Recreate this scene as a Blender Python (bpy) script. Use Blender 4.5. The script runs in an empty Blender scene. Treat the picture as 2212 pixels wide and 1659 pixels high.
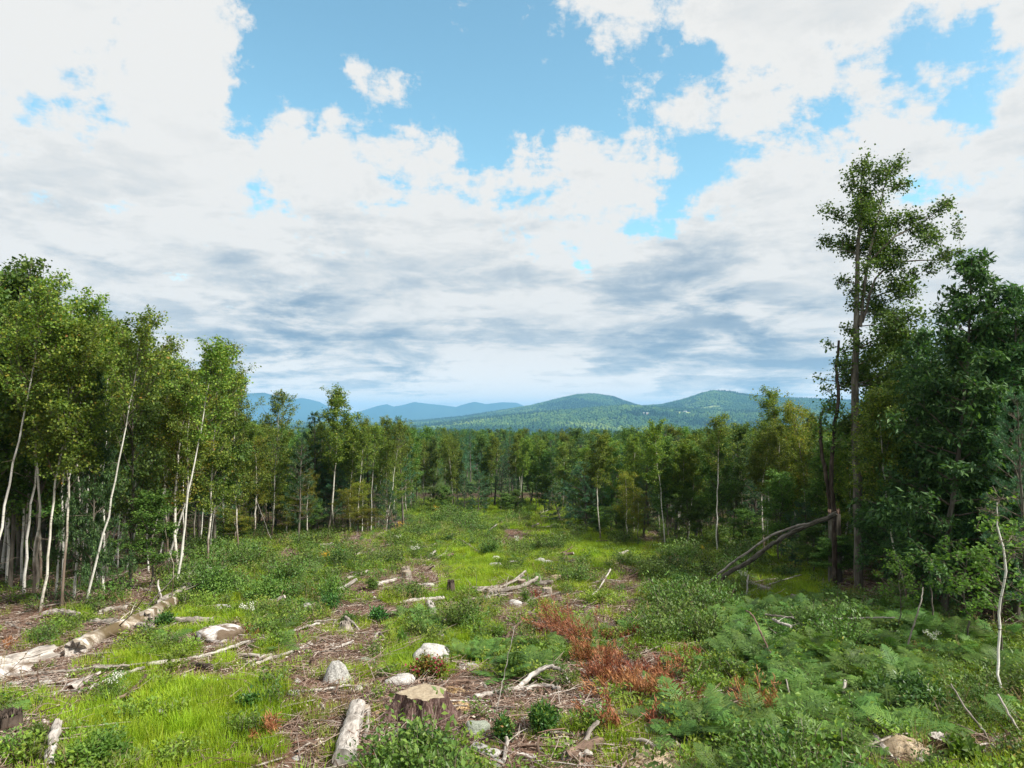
import bpy, math, random
import numpy as np
from mathutils import Vector, Matrix, Quaternion

# ------------------------------------------------------------------ camera, sky, sun, exposure
sc = bpy.context.scene
CZ = 4.4                      # camera height over the ground at its foot
PITCH = math.radians(2.5)
S = 1533.8                    # focal length in units of a 2212-wide view
CU, CV = 1106.0, 829.5

cam_d = bpy.data.cameras.new('camera')
cam_d.sensor_width = 36.0
cam_d.lens = 36.0 * S / 2212.0
cam_d.clip_start = 0.1
cam_d.clip_end = 60000
cam = bpy.data.objects.new('camera', cam_d)
sc.collection.objects.link(cam)
cam.location = (0, 0, CZ)
cam.rotation_euler = (math.pi / 2 + PITCH, 0, 0)
sc.camera = cam

sc.view_settings.view_transform = 'Standard'
sc.view_settings.look = 'None'
sc.view_settings.gamma = 1.0
sc.view_settings.exposure = 0.94
sc.view_settings.use_curve_mapping = False
sc.render.engine = 'CYCLES'
cy = sc.cycles
cy.max_bounces = 6
cy.diffuse_bounces = 3
cy.glossy_bounces = 2
cy.transmission_bounces = 4
cy.transparent_max_bounces = 6
cy.volume_bounces = 1
cy.use_denoising = True
cy.sample_clamp_indirect = 4.0
cy.caustics_reflective = False
cy.caustics_refractive = False
cy.use_fast_gi = False

SUN_EL, SUN_AZ = 46.0, 114.0          # degrees; azimuth clockwise from the view direction (+y)
sun_d = bpy.data.lights.new('sun', 'SUN')
sun_d.energy = 4.2
sun_d.angle = math.radians(9)
sun_d.color = (1.0, 0.95, 0.86)
sun = bpy.data.objects.new('sun', sun_d)
sc.collection.objects.link(sun)
_a, _e = math.radians(SUN_AZ), math.radians(SUN_EL)
SUN_DIR = Vector((math.sin(_a) * math.cos(_e), math.cos(_a) * math.cos(_e), math.sin(_e)))
sun.rotation_euler = SUN_DIR.to_track_quat('Z', 'Y').to_euler()


def ray(u, v):
    x, z = (u - CU) / S, (CV - v) / S
    return np.array([x, math.cos(PITCH) - math.sin(PITCH) * z, math.sin(PITCH) + math.cos(PITCH) * z])


class NT:
    """small helper for node trees"""
    def __init__(self, tree):
        self.t = tree; self.n = tree.nodes; self.l = tree.links

    def node(self, typ, ins=None, **props):
        nd = self.n.new(typ)
        for k, v in props.items():
            setattr(nd, k, v)
        for k, v in (ins or {}).items():
            sock = nd.inputs[k]
            if isinstance(v, bpy.types.NodeSocket):
                self.l.new(v, sock)
            elif v is not None:
                sock.default_value = v
        return nd

    def math(self, op, a, b=None, c=None, clamp=False):
        ins = {0: a}
        if b is not None: ins[1] = b
        if c is not None: ins[2] = c
        return self.node('ShaderNodeMath', ins, operation=op, use_clamp=clamp).outputs[0]

    def vmath(self, op, a, b=None, out=0):
        ins = {0: a}
        if b is not None: ins[1] = b
        return self.node('ShaderNodeVectorMath', ins, operation=op).outputs[out]

    def maprange(self, v, a, b, c=0.0, d=1.0, smooth=True):
        return self.node('ShaderNodeMapRange', {0: v, 1: a, 2: b, 3: c, 4: d},
                         interpolation_type='SMOOTHSTEP' if smooth else 'LINEAR').outputs[0]

    def noise(self, vec=None, scale=5.0, detail=4.0, rough=0.5, dist=0.0, out=0):
        nd = self.node('ShaderNodeTexNoise', {'Scale': scale, 'Detail': detail, 'Roughness': rough, 'Distortion': dist})
        if vec is not None: self.l.new(vec, nd.inputs['Vector'])
        return nd.outputs[out]

    def mix(self, f, a, b, mode='MIX'):
        nd = self.node('ShaderNodeMix', data_type='RGBA', blend_type=mode)
        for i, v in ((0, f), (6, a), (7, b)):
            if isinstance(v, bpy.types.NodeSocket): self.l.new(v, nd.inputs[i])
            elif i == 0: nd.inputs[i].default_value = v
            else: nd.inputs[i].default_value = (*v, 1) if len(v) == 3 else v
        return nd.outputs[2]

    def ramp(self, f, stops):
        nd = self.node('ShaderNodeValToRGB', {0: f})
        cr = nd.color_ramp
        while len(cr.elements) < len(stops): cr.elements.new(0.5)
        for e, (p, c) in zip(cr.elements, stops):
            e.position = p; e.color = (*c, 1)
        return nd.outputs[0]


world = bpy.data.worlds.new('World')
sc.world = world
world.use_nodes = True
W = NT(world.node_tree)
W.n.clear()
geo = W.node('ShaderNodeTexCoord')
dirv = W.vmath('NORMALIZE', geo.outputs['Generated'])
sep = W.node('ShaderNodeSeparateXYZ', {0: dirv})
el = W.math('MAXIMUM', sep.outputs[2], 0.0)
sky = W.node('ShaderNodeTexSky', sky_type='NISHITA', sun_disc=False, sun_elevation=math.radians(SUN_EL),
             sun_rotation=math.radians(SUN_AZ), altitude=300, air_density=1.0, dust_density=0.6, ozone_density=1.0)
blue = W.mix(1.0, sky.outputs[0], (1.10, 1.44, 1.22), 'MULTIPLY')
den = W.math('ADD', el, 0.09)
px = W.math('DIVIDE', sep.outputs[0], den)
py = W.math('DIVIDE', sep.outputs[1], den)
pv = W.node('ShaderNodeCombineXYZ', {0: px, 1: py, 2: 0.0}).outputs[0]
n_fine = W.noise(pv, 2.3, 14, 0.66, 0.15)
n_mid = W.noise(W.vmath('ADD', dirv, (3.1, 0.4, 1.2)), 7.5, 12, 0.66, 0.1)
n_big = W.noise(W.vmath('ADD', pv, (7.3, 2.1, 0)), 0.7, 5, 0.5, 0.2)


def blobs(lst, seed_vec):
    tot = None
    for (u, v, r, amp) in lst:
        d = ray(u, v); d = d / np.linalg.norm(d)
        dt = W.vmath('DOT_PRODUCT', seed_vec, tuple(d), out=1)
        ang = r / S
        k = 1.0 / (ang * ang)
        e = W.math('MULTIPLY_ADD', dt, 2 * k, -2 * k)        # -(angle/r)^2
        g = W.math('EXPONENT', e)
        g = W.math('MULTIPLY', g, amp)
        tot = g if tot is None else W.math('ADD', tot, g)
    return tot


wv = W.vmath('SUBTRACT', W.noise(dirv, 4.5, 9, 0.62, 0.0, out=1), (0.5, 0.5, 0.5))
wv = W.vmath('MULTIPLY', wv, (0.32, 0.32, 0.24))
dwarp = W.vmath('NORMALIZE', W.vmath('ADD', dirv, wv))
holes = blobs([(650, 30, 90, .5), (640, 170, 90, .55), (840, 60, 140, .55), (860, 190, 110, .5), (1000, 190, 130, .6), (1150, 250, 90, .5),
               (1130, 140, 120, .5), (1290, 210, 90, .45), (1400, 250, 60, .28), (1030, 310, 70, .42), (590, 290, 60, .42), (740, 330, 60, .2), (1690, 215, 55, .33),
               (1730, 300, 60, .33), (1990, 175, 50, .13), (1520, 350, 55, .30), (1450, 400, 60, .36), (1340, 450, 50, .25), (560, 410, 50, .3),
               (250, 45, 55, .3), (880, 380, 70, .26), (1490, 130, 45, .3), (1620, 170, 45, .28), (1150, 560, 30, .2), (2040, 100, 40, .14),
               (470, 90, 45, .22), (2130, 330, 60, .2), (1900, 260, 60, .18), (1620, 320, 50, .2), (2040, 420, 50, .12)], dwarp)
puffs = blobs([(790, 130, 45, .3), (800, 195, 40, .3), (1400, 205, 32, .28), (1220, 245, 25, .2), (1260, 285, 32, .2), (1140, 300, 35, .2),
               (970, 85, 22, .16), (1310, 110, 45, .25), (700, 330, 60, .2), (860, 330, 60, .2)], dwarp)
nn = W.math('ADD', W.math('MULTIPLY', W.math('SUBTRACT', n_fine, 0.5), 1.1), W.math('MULTIPLY', W.math('SUBTRACT', n_mid, 0.5), 1.5))
cov = W.math('ADD', W.math('MULTIPLY', nn, 1.6), 0.29)
cov = W.math('ADD', cov, W.math('MULTIPLY', W.math('SUBTRACT', n_big, 0.45), 0.25))
cov = W.math('SUBTRACT', cov, W.math('MULTIPLY', W.math('MINIMUM', holes, 0.8), 0.98))
cov = W.math('ADD', cov, W.maprange(el, 0.30, 0.10, 0.0, 0.45))
cov = W.math('ADD', cov, puffs)
mask = W.maprange(cov, -0.10, 0.20)
mask = W.math('POWER', mask, 0.8)
# cloud tone: bright tops, grey-blue bases, greyer towards the horizon
st = W.node('ShaderNodeCombineXYZ', {0: W.math('MULTIPLY', px, 1.0), 1: W.math('MULTIPLY', py, 1.05), 2: 3.0}).outputs[0]
n_sh = W.noise(st, 1.25, 13, 0.60, 0.25)
n_sh2 = W.noise(W.vmath('ADD', W.vmath('MULTIPLY', dirv, (1.0, 1.0, 3.2)), (1.7, 5.2, 0)), 7.5, 12, 0.62, 0.3)
low = W.maprange(el, 0.40, 0.10)
greyb = blobs([(540, 635, 90, .22), (640, 700, 90, .22), (800, 745, 90, .22), (1420, 640, 130, .10), (1560, 690, 150, .18),
               (1500, 760, 170, .12), (900, 790, 110, .2), (560, 790, 80, .3), (1700, 790, 120, .26), (220, 560, 90, .14), (1250, 720, 120, .12)], dwarp)
bright = blobs([(980, 770, 110, .12), (1250, 820, 160, .14), (1000, 850, 160, .10), (500, 600, 60, .1), (1300, 420, 150, .1), (400, 330, 200, .1)], dwarp)
band = W.maprange(n_sh, 0.44, 0.60)
s1 = W.math('MULTIPLY', band, W.math('MULTIPLY_ADD', low, 0.34, 0.10))
s2 = W.math('MULTIPLY', W.math('SUBTRACT', n_sh2, 0.48), W.math('MULTIPLY_ADD', low, 0.9, 0.60))
s3 = W.math('MULTIPLY', greyb, W.math('MULTIPLY_ADD', W.maprange(n_sh2, 0.38, 0.6), 1.5, 0.25))
edge_lit = W.math('MULTIPLY', W.maprange(cov, 0.45, 0.15), 0.12)
sh = W.math('ADD', W.math('ADD', s1, s2), s3)
sh = W.math('SUBTRACT', sh, W.math('ADD', edge_lit, W.math('ADD', bright, W.maprange(el, 0.06, 0.015, 0.0, 0.30))), clamp=True)
cl_col = W.ramp(sh, [(0.0, (0.915, 0.915, 0.905)), (0.12, (0.84, 0.85, 0.85)), (0.35, (0.66, 0.715, 0.76)), (0.7, (0.43, 0.53, 0.63)), (1.0, (0.30, 0.42, 0.55))])
cl_col = W.mix(1.0, cl_col, (5.0, 4.98, 4.92), 'MULTIPLY')
cl_col = W.mix(W.maprange(el, 0.12, 0.0, 0.0, 1.0), cl_col, W.mix(1.0, cl_col, (1.35, 1.28, 1.2), 'MULTIPLY'))
cl = W.mix(mask, blue, cl_col)
bg = W.node('ShaderNodeBackground', {0: cl, 1: 0.1})
out = W.node('ShaderNodeOutputWorld', {0: bg.outputs[0]})
world.cycles.sampling_method = 'MANUAL'
world.cycles.sample_map_resolution = 512

# ------------------------------------------------------------------ terrain function
_D = np.array([-60, 0, 6, 10.2, 21, 33, 46, 58, 71, 85, 100, 200, 350, 600, 1000, 1800, 3000, 60000.])
_Z = np.array([0.4, 0, 0, 0, -1.25, -2.3, -3.5, -4.5, -5.5, -6.2, -7.1, -11.6, -17.6, -29, -55, -86, -92, -92.])
_dd = np.concatenate([np.linspace(-60, 120, 721), np.geomspace(121, 60000, 400)])
_zz = np.interp(_dd, _D, _Z)
_k = np.hanning(25); _k /= _k.sum()
_zs = np.convolve(np.pad(_zz[:721], 12, mode='edge'), _k, 'valid')
_zz[:721] = _zs


def _hash(ix, iy, s):
    n = (ix * 374761393 + iy * 668265263 + s * 974634777) & 0xFFFFFFFF
    n = ((n ^ (n >> 13)) * 1274126177) & 0xFFFFFFFF
    return ((n ^ (n >> 16)) & 0xFFFF) / 65535.0


def vnoise(x, y, s=0):
    x = np.asarray(x, float); y = np.asarray(y, float)
    ix, iy = np.floor(x).astype(np.int64), np.floor(y).astype(np.int64)
    fx, fy = x - ix, y - iy
    fx, fy = fx * fx * (3 - 2 * fx), fy * fy * (3 - 2 * fy)
    a, b = _hash(ix, iy, s), _hash(ix + 1, iy, s)
    c, d = _hash(ix, iy + 1, s), _hash(ix + 1, iy + 1, s)
    return (a + (b - a) * fx) * (1 - fy) + (c + (d - c) * fx) * fy - 0.5


def gz(x, y):
    x = np.asarray(x, float); y = np.asarray(y, float)
    d = np.where(y > 0, np.hypot(x * 0.75, y), y)
    z = np.interp(d, _dd, _zz)
    near = np.clip(1 - d / 140.0, 0, 1)
    z = z + near * (0.55 * vnoise(x / 9, y / 9, 1) + 0.28 * vnoise(x / 3.1, y / 3.1, 2) + 0.12 * vnoise(x / 1.1, y / 1.1, 3) + 0.04 * vnoise(x / .35, y / .35, 4))
    z = z + np.clip((d - 300) / 1500, 0, 1) * 14 * vnoise(x / 320, y / 320, 7)
    return z


_T = np.concatenate([np.linspace(5, 60, 1200), np.linspace(60.1, 200, 800)])


def gpt(u, v):
    r = ray(u, v)
    P = r[None, :] * _T[:, None]
    below = (P[:, 2] + CZ) < gz(P[:, 0], P[:, 1])
    i = int(np.argmax(below)) if below.any() else len(_T) - 1
    p = P[i]
    return np.array([p[0], p[1], float(gz(p[0], p[1]))])


def gpd(u, d):
    x = (u - CU) / S * d
    return np.array([x, d, float(gz(x, d))])


def at(u, v, y):
    r = ray(u, v); r = r * (y / r[1])
    return np.array([r[0], y, r[2] + CZ])


def proj(x, y, z):
    z = z - CZ
    yc = y * math.cos(PITCH) + z * math.sin(PITCH)
    zc = -y * math.sin(PITCH) + z * math.cos(PITCH)
    yc = np.maximum(yc, 0.1)
    return CU + x / yc * S, CV - zc / yc * S


# ------------------------------------------------------------------ mesh helpers
class Geo:
    def __init__(self):
        self.A = []; self.V = []; self.Q = []; self.T = []; self.qm = []; self.tm = []; self.n = 0

    def add(self, V, Q=None, T=None, m=0):
        V = np.asarray(V, float).reshape(-1, 3)
        if Q is not None and len(Q):
            Q = np.asarray(Q, np.int64).reshape(-1, 4); self.Q.append(Q + self.n); self.qm.append(np.full(len(Q), m))
        if T is not None and len(T):
            T = np.asarray(T, np.int64).reshape(-1, 3); self.T.append(T + self.n); self.tm.append(np.full(len(T), m))
        self.V.append(V); self.n += len(V)
        return self

    def mesh(self, name, mats, smooth=False):
        V = np.concatenate(self.V) if self.V else np.zeros((0, 3))
        Q = np.concatenate(self.Q) if self.Q else np.zeros((0, 4), np.int64)
        T = np.concatenate(self.T) if self.T else np.zeros((0, 3), np.int64)
        me = bpy.data.meshes.new(name)
        me.vertices.add(len(V)); me.vertices.foreach_set('co', V.astype(np.float32).ravel())
        nl = 4 * len(Q) + 3 * len(T)
        me.loops.add(nl); me.polygons.add(len(Q) + len(T))
        me.loops.foreach_set('vertex_index', np.concatenate([Q.ravel(), T.ravel()]).astype(np.int32))
        tot = np.concatenate([np.full(len(Q), 4), np.full(len(T), 3)]).astype(np.int32)
        st = np.concatenate([[0], np.cumsum(tot)[:-1]]).astype(np.int32) if len(tot) else tot
        me.polygons.foreach_set('loop_start', st)
        mi = np.concatenate((self.qm or [np.zeros(0)]) + (self.tm or [np.zeros(0)])).astype(np.int32)
        for m in (mats if isinstance(mats, (list, tuple)) else [mats]): me.materials.append(m)
        me.polygons.foreach_set('material_index', mi)
        me.polygons.foreach_set('use_smooth', np.full(len(tot), smooth))
        if self.A:
            a = me.attributes.new('lc', 'FLOAT_VECTOR', 'POINT'); a.data.foreach_set('vector', np.concatenate(self.A).astype(np.float32).ravel())
        me.update(calc_edges=True)
        me.validate()
        return me


def link(name, me, parent=None):
    o = bpy.data.objects.new(name, me)
    sc.collection.objects.link(o)
    if parent is not None: o.parent = parent
    return o


def tag(o, label=None, cat=None, group=None, kind=None):
    if label: o['label'] = label
    if cat: o['category'] = cat
    if group: o['group'] = group
    if kind: o['kind'] = kind
    return o


def norm(a):
    return a / np.maximum(np.linalg.norm(a, axis=-1, keepdims=True), 1e-9)


def tubes(P, R, k=5):
    """P (m,n,3), R (m,n) -> V,Q of m open tubes"""
    P = np.asarray(P, float); R = np.asarray(R, float)
    m, n, _ = P.shape
    Tn = norm(np.gradient(P, axis=1))
    mean = norm(P[:, -1] - P[:, 0] + 1e-6)
    ref = np.where(np.abs(mean[:, 2:3]) > 0.75, np.array([[1., 0, 0]]), np.array([[0, 0, 1.]]))[:, None, :]
    N = norm(np.cross(Tn, np.broadcast_to(ref, Tn.shape)))
    B = np.cross(Tn, N)
    a = np.linspace(0, 2 * np.pi, k, endpoint=False)
    V = P[:, :, None, :] + R[:, :, None, None] * (np.cos(a)[None, None, :, None] * N[:, :, None, :] + np.sin(a)[None, None, :, None] * B[:, :, None, :])
    idx = np.arange(m * n * k).reshape(m, n, k)
    nx = np.roll(idx, -1, axis=2)
    Q = np.stack([idx[:, :-1], nx[:, :-1], nx[:, 1:], idx[:, 1:]], -1).reshape(-1, 4)
    return V.reshape(-1, 3), Q


def leafquads(P, D, N, L, Wd, fold=0.15, mid=0.42):
    P, D, N = np.asarray(P), norm(D), norm(N)
    Sd = norm(np.cross(D, N)); N = np.cross(Sd, D)
    L = np.asarray(L)[:, None]; Wd = np.asarray(Wd)[:, None]
    m = P + D * L * mid
    V = np.stack([P, m + Sd * Wd * .5 + N * Wd * fold, P + D * L, m - Sd * Wd * .5 + N * Wd * fold], 1)
    Q = np.arange(len(P) * 4).reshape(-1, 4)
    return V.reshape(-1, 3), Q


def curves(P0, D0, L, n, up=0.1, wob=0.1, rng=None):
    """m curved branches, n points each"""
    m = len(P0); P = np.zeros((m, n, 3)); P[:, 0] = P0
    D = norm(np.asarray(D0, float)); st = (np.asarray(L) / (n - 1))[:, None]
    for i in range(1, n):
        D = norm(D + np.array([0, 0, up]) + rng.normal(0, wob, (m, 3)))
        P[:, i] = P[:, i - 1] + D * st
    return P


def pick_on(P, idx, t):
    n = P.shape[1]
    f = t * (n - 1); i = np.minimum(f.astype(int), n - 2); fr = (f - i)[:, None]
    a, b = P[idx, i], P[idx, i + 1]
    return a + (b - a) * fr, norm(b - a)


# ------------------------------------------------------------------ materials
def new_mat(name):
    m = bpy.data.materials.new(name); m.use_nodes = True
    t = NT(m.node_tree); t.n.clear()
    return m, t


def leaf_mat(name, stops, trans=0.3, rough=0.55, var=0.55, tint=(1, 1, 1), big=0.0):
    m, t = new_mat(name)
    g = t.node('ShaderNodeNewGeometry'); oi = t.node('ShaderNodeObjectInfo')
    r = g.outputs['Random Per Island']
    if big:
        bn = t.noise(g.outputs['Position'], big, 2, 0.5)
        r = t.math('ADD', t.math('MULTIPLY', r, 0.55), t.math('MULTIPLY_ADD', bn, 1.3, -0.40), clamp=True)
    c = t.ramp(r, stops)
    hv = t.math('MULTIPLY_ADD', oi.outputs['Random'], var, 1 - var / 2)
    hs = t.node('ShaderNodeHueSaturation', {'Hue': t.math('MULTIPLY_ADD', oi.outputs['Random'], 0.03, 0.485), 'Saturation': 1.0, 'Value': hv, 'Color': c})
    c = hs.outputs[0]
    p = t.node('ShaderNodeBsdfPrincipled', {'Base Color': c, 'Roughness': rough, 'Specular IOR Level': 0.25})
    tc = t.mix(1.0, c, (1.25, 1.35, 0.6), 'MULTIPLY')
    tr = t.node('ShaderNodeBsdfTranslucent', {'Color': tc})
    mx = t.node('ShaderNodeMixShader', {0: trans, 1: p.outputs[0], 2: tr.outputs[0]})
    t.node('ShaderNodeOutputMaterial', {0: mx.outputs[0]})
    return m


def bark_mat(name, c1, c2, c3=None, scale=6, stretch=0.15, bump=0.6, dist=0.02, rough=0.85, birch=False, base_brown=None, along=False):
    m, t = new_mat(name)
    tc = t.node('ShaderNodeTexCoord')
    src_ = t.node('ShaderNodeAttribute', attribute_name='lc').outputs['Vector'] if along else tc.outputs['Object']
    mp = t.node('ShaderNodeMapping', {'Vector': src_, 'Scale': (1, 1, stretch)}).outputs[0]
    n = t.noise(mp, scale, 8, 0.62, 0.3)
    c = t.ramp(n, [(0.32, c1), (0.5, c2), (0.68, c3 or c2)])
    if birch:
        mp2 = t.node('ShaderNodeMapping', {'Vector': tc.outputs['Object'], 'Scale': (1.5, 1.5, 9)}).outputs[0]
        n2 = t.noise(mp2, 2.0, 4, 0.6)
        dark = t.maprange(n2, 0.60, 0.66)
        c = t.mix(dark, c, (0.07, 0.06, 0.05))
    if base_brown:
        sp = t.node('ShaderNodeSeparateXYZ', {0: tc.outputs['Object']}).outputs[2]
        oi = t.node('ShaderNodeObjectInfo').outputs['Random']
        lim = t.math('MULTIPLY_ADD', oi, 2.6, -0.2)
        hf = t.math('ADD', t.math('SUBTRACT', sp, lim), t.math('MULTIPLY', t.math('SUBTRACT', n, 0.5), 3.0))
        f = t.maprange(hf, 1.4, -0.3)
        c = t.mix(t.math('MULTIPLY', f, 0.85), c, base_brown)
    if along:
        cr = t.noise(t.node('ShaderNodeMapping', {'Vector': src_, 'Scale': (1, 1, .09)}).outputs[0], 24, 5, .6, .2)
        crk = t.maprange(cr, .60, .67)
        c = t.mix(t.math('MULTIPLY', crk, .85), c, (0.035, 0.027, 0.02))
        pt = t.noise(src_, 5, 5, .65)
        c = t.mix(t.math('MULTIPLY', t.maprange(pt, .52, .64), .55), c, tuple(x * .55 for x in c1))
        n = t.math('SUBTRACT', n, t.math('MULTIPLY', crk, .5))
    b = t.node('ShaderNodeBump', {'Strength': bump, 'Distance': dist, 'Height': n})
    p = t.node('ShaderNodeBsdfPrincipled', {'Base Color': c, 'Roughness': rough, 'Specular IOR Level': 0.2, 'Normal': b.outputs[0]})
    t.node('ShaderNodeOutputMaterial', {0: p.outputs[0]})
    return m


def island_mat(name, stops, rough=0.85, var=0.2):
    m, t = new_mat(name)
    g = t.node('ShaderNodeNewGeometry'); oi = t.node('ShaderNodeObjectInfo')
    r = t.math('FRACT', t.math('MULTIPLY_ADD', oi.outputs['Random'], 3.7, g.outputs['Random Per Island']))
    c = t.ramp(r, stops)
    n = t.noise(g.outputs['Position'], 30, 3, 0.6)
    c = t.mix(t.math('MULTIPLY', n, 0.4), c, (0.08, 0.06, 0.045))
    p = t.node('ShaderNodeBsdfPrincipled', {'Base Color': c, 'Roughness': rough, 'Specular IOR Level': 0.15})
    t.node('ShaderNodeOutputMaterial', {0: p.outputs[0]})
    return m


M = {}
M['birch_leaf'] = leaf_mat('birch_leaf', [(0, (0.055, 0.10, 0.018)), (.35, (0.105, 0.175, 0.026)), (.75, (0.185, 0.26, 0.038)), (.97, (0.28, 0.32, 0.05)), (1, (0.28, 0.16, 0.03))], 0.35)
M['yellow_leaf'] = leaf_mat('yellow_leaf', [(0, (0.084, 0.120, 0.018)), (.5, (0.168, 0.216, 0.024)), (.9, (0.288, 0.276, 0.036)), (1, (0.384, 0.192, 0.036))], 0.4)
M['maple_leaf'] = leaf_mat('maple_leaf', [(0, (0.038, 0.088, 0.019)), (.5, (0.085, 0.165, 0.030)), (1, (0.165, 0.25, 0.048))], 0.3)
M['ash_leaf'] = leaf_mat('ash_leaf', [(0, (0.024, 0.062, 0.022)), (.5, (0.050, 0.115, 0.036)), (1, (0.11, 0.20, 0.055))], 0.28)
M['spruce_leaf'] = leaf_mat('spruce_leaf', [(0, (0.018, 0.040, 0.018)), (.5, (0.038, 0.075, 0.026)), (1, (0.09, 0.13, 0.038))], 0.12, 0.6)
M['pine_leaf'] = leaf_mat('pine_leaf', [(0, (0.034, 0.091, 0.047)), (.5, (0.061, 0.147, 0.068)), (1, (0.108, 0.210, 0.085))], 0.15, 0.6)
M['bright_leaf'] = leaf_mat('bright_leaf', [(0, (0.06, 0.13, 0.02)), (.5, (0.10, 0.20, 0.03)), (1, (0.17, 0.28, 0.05))], 0.4)
M['grass'] = leaf_mat('grass', [(0, (0.12, 0.19, 0.014)), (.5, (0.235, 0.345, 0.02)), (.88, (0.36, 0.46, 0.03)), (1, (0.42, 0.38, 0.10))], 0.35, 0.5, 0.4, big=0.45)
M['herb'] = leaf_mat('herb', [(0, (0.065, 0.12, 0.018)), (.5, (0.14, 0.215, 0.028)), (.9, (0.24, 0.31, 0.04)), (1, (0.34, 0.27, 0.06))], 0.3, 0.5, 0.5, big=0.5)
M['shrub'] = leaf_mat('shrub', [(0, (0.035, 0.08, 0.016)), (.5, (0.08, 0.15, 0.026)), (1, (0.17, 0.25, 0.045))], 0.25, 0.45, 0.5, big=0.7)
M['darkshrub'] = leaf_mat('darkshrub', [(0, (0.024, 0.075, 0.018)), (.5, (0.048, 0.128, 0.026)), (1, (0.104, 0.210, 0.039))], 0.2, 0.4, 0.3)
M['fern'] = leaf_mat('fern', [(0, (0.04, 0.10, 0.022)), (.5, (0.085, 0.17, 0.034)), (1, (0.18, 0.28, 0.055))], 0.28, 0.5, 0.6, big=0.6)
M['rust'] = leaf_mat('rust', [(0, (0.16, 0.052, 0.026)), (.5, (0.28, 0.10, 0.05)), (1, (0.40, 0.18, 0.09))], 0.15, 0.7, 0.3)
M['redshrub'] = leaf_mat('redshrub', [(0, (0.18, 0.04, 0.02)), (.14, (0.24, 0.13, 0.03)), (.3, (0.17, 0.18, 0.03)), (.75, (0.08, 0.15, 0.025)), (1, (0.24, 0.24, 0.05))], 0.25, 0.5, 0.2)
M['crimson'] = leaf_mat('crimson', [(0, (0.20, 0.015, 0.03)), (1, (0.36, 0.05, 0.06))], 0.25, 0.5, 0.2)
M['dryweed'] = leaf_mat('dryweed', [(0, (0.12, 0.075, 0.035)), (.5, (0.24, 0.17, 0.085)), (1, (0.36, 0.29, 0.17))], 0.2, 0.8, 0.3)
M['flower'] = leaf_mat('flower', [(0, (0.6, 0.38, 0.03)), (1, (0.7, 0.5, 0.05))], 0.1, 0.6, 0.2)
M['whiteflower'] = leaf_mat('whiteflower', [(0, (0.55, 0.55, 0.5)), (1, (0.7, 0.7, 0.62))], 0.1, 0.6, 0.2)
M['birch_bark'] = bark_mat('birch_bark', (0.36, 0.33, 0.27), (0.60, 0.57, 0.49), (0.72, 0.69, 0.62), 5, 0.5, 0.3, 0.01, 0.7, True, (0.105, 0.060, 0.038))
M['white_bark'] = bark_mat('white_bark', (0.42, 0.40, 0.35), (0.62, 0.60, 0.54), (0.75, 0.73, 0.68), 5, 0.5, 0.3, 0.01, 0.7, True)
M['grey_bark'] = bark_mat('grey_bark', (0.05, 0.045, 0.035), (0.115, 0.10, 0.08), (0.21, 0.20, 0.17), 9, 0.2, 0.7, 0.02)
M['brown_bark'] = bark_mat('brown_bark', (0.05, 0.03, 0.02), (0.12, 0.075, 0.05), (0.22, 0.15, 0.11), 9, 0.2, 0.7, 0.02)
M['twig'] = bark_mat('twig', (0.06, 0.045, 0.03), (0.13, 0.105, 0.08), (0.22, 0.19, 0.15), 8, 0.3, 0.3, 0.01)
M['bleached'] = bark_mat('bleached', (0.17, 0.145, 0.125), (0.38, 0.345, 0.31), (0.56, 0.53, 0.49), 12, 0.4, 0.8, 0.02)
M['greywood'] = bark_mat('greywood', (0.13, 0.105, 0.085), (0.27, 0.235, 0.20), (0.42, 0.38, 0.33), 14, 0.4, 0.8, 0.02)
M['brownwood'] = bark_mat('brownwood', (0.06, 0.04, 0.03), (0.15, 0.10, 0.075), (0.28, 0.20, 0.15), 12, 0.4, 0.8, 0.02)
M['darkwood'] = bark_mat('darkwood', (0.025, 0.018, 0.014), (0.06, 0.045, 0.035), (0.13, 0.10, 0.08), 10, 0.3, 0.9, 0.03)
for _n, _a in (('bleached', ((0.17, 0.145, 0.125), (0.38, 0.345, 0.31), (0.56, 0.53, 0.49))), ('greywood', ((0.11, 0.09, 0.075), (0.25, 0.22, 0.19), (0.42, 0.385, 0.34))),
               ('brownwood', ((0.06, 0.04, 0.03), (0.15, 0.10, 0.075), (0.28, 0.20, 0.15))), ('darkwood', ((0.025, 0.018, 0.014), (0.06, 0.045, 0.035), (0.13, 0.10, 0.08))),
               ('grey_bark', ((0.05, 0.045, 0.035), (0.115, 0.10, 0.08), (0.21, 0.20, 0.17)))):
    M[_n + '_log'] = bark_mat(_n + '_log', *_a, scale=16, stretch=.22, bump=.9, dist=.03, along=True)
M['twigmix'] = island_mat('twigmix', [(0, (0.07, 0.038, 0.026)), (.35, (0.16, 0.095, 0.07)), (.65, (0.27, 0.195, 0.155)), (.9, (0.44, 0.38, 0.33)), (1, (0.14, 0.05, 0.03))])
M['chipmix'] = island_mat('chipmix', [(0, (0.08, 0.042, 0.028)), (.35, (0.17, 0.095, 0.065)), (.62, (0.30, 0.20, 0.15)), (.9, (0.48, 0.40, 0.32)), (1, (0.6, 0.55, 0.48))])
M['sawdust'] = island_mat('sawdust', [(0, (0.42, 0.28, 0.13)), (1, (0.68, 0.50, 0.27))])


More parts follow.
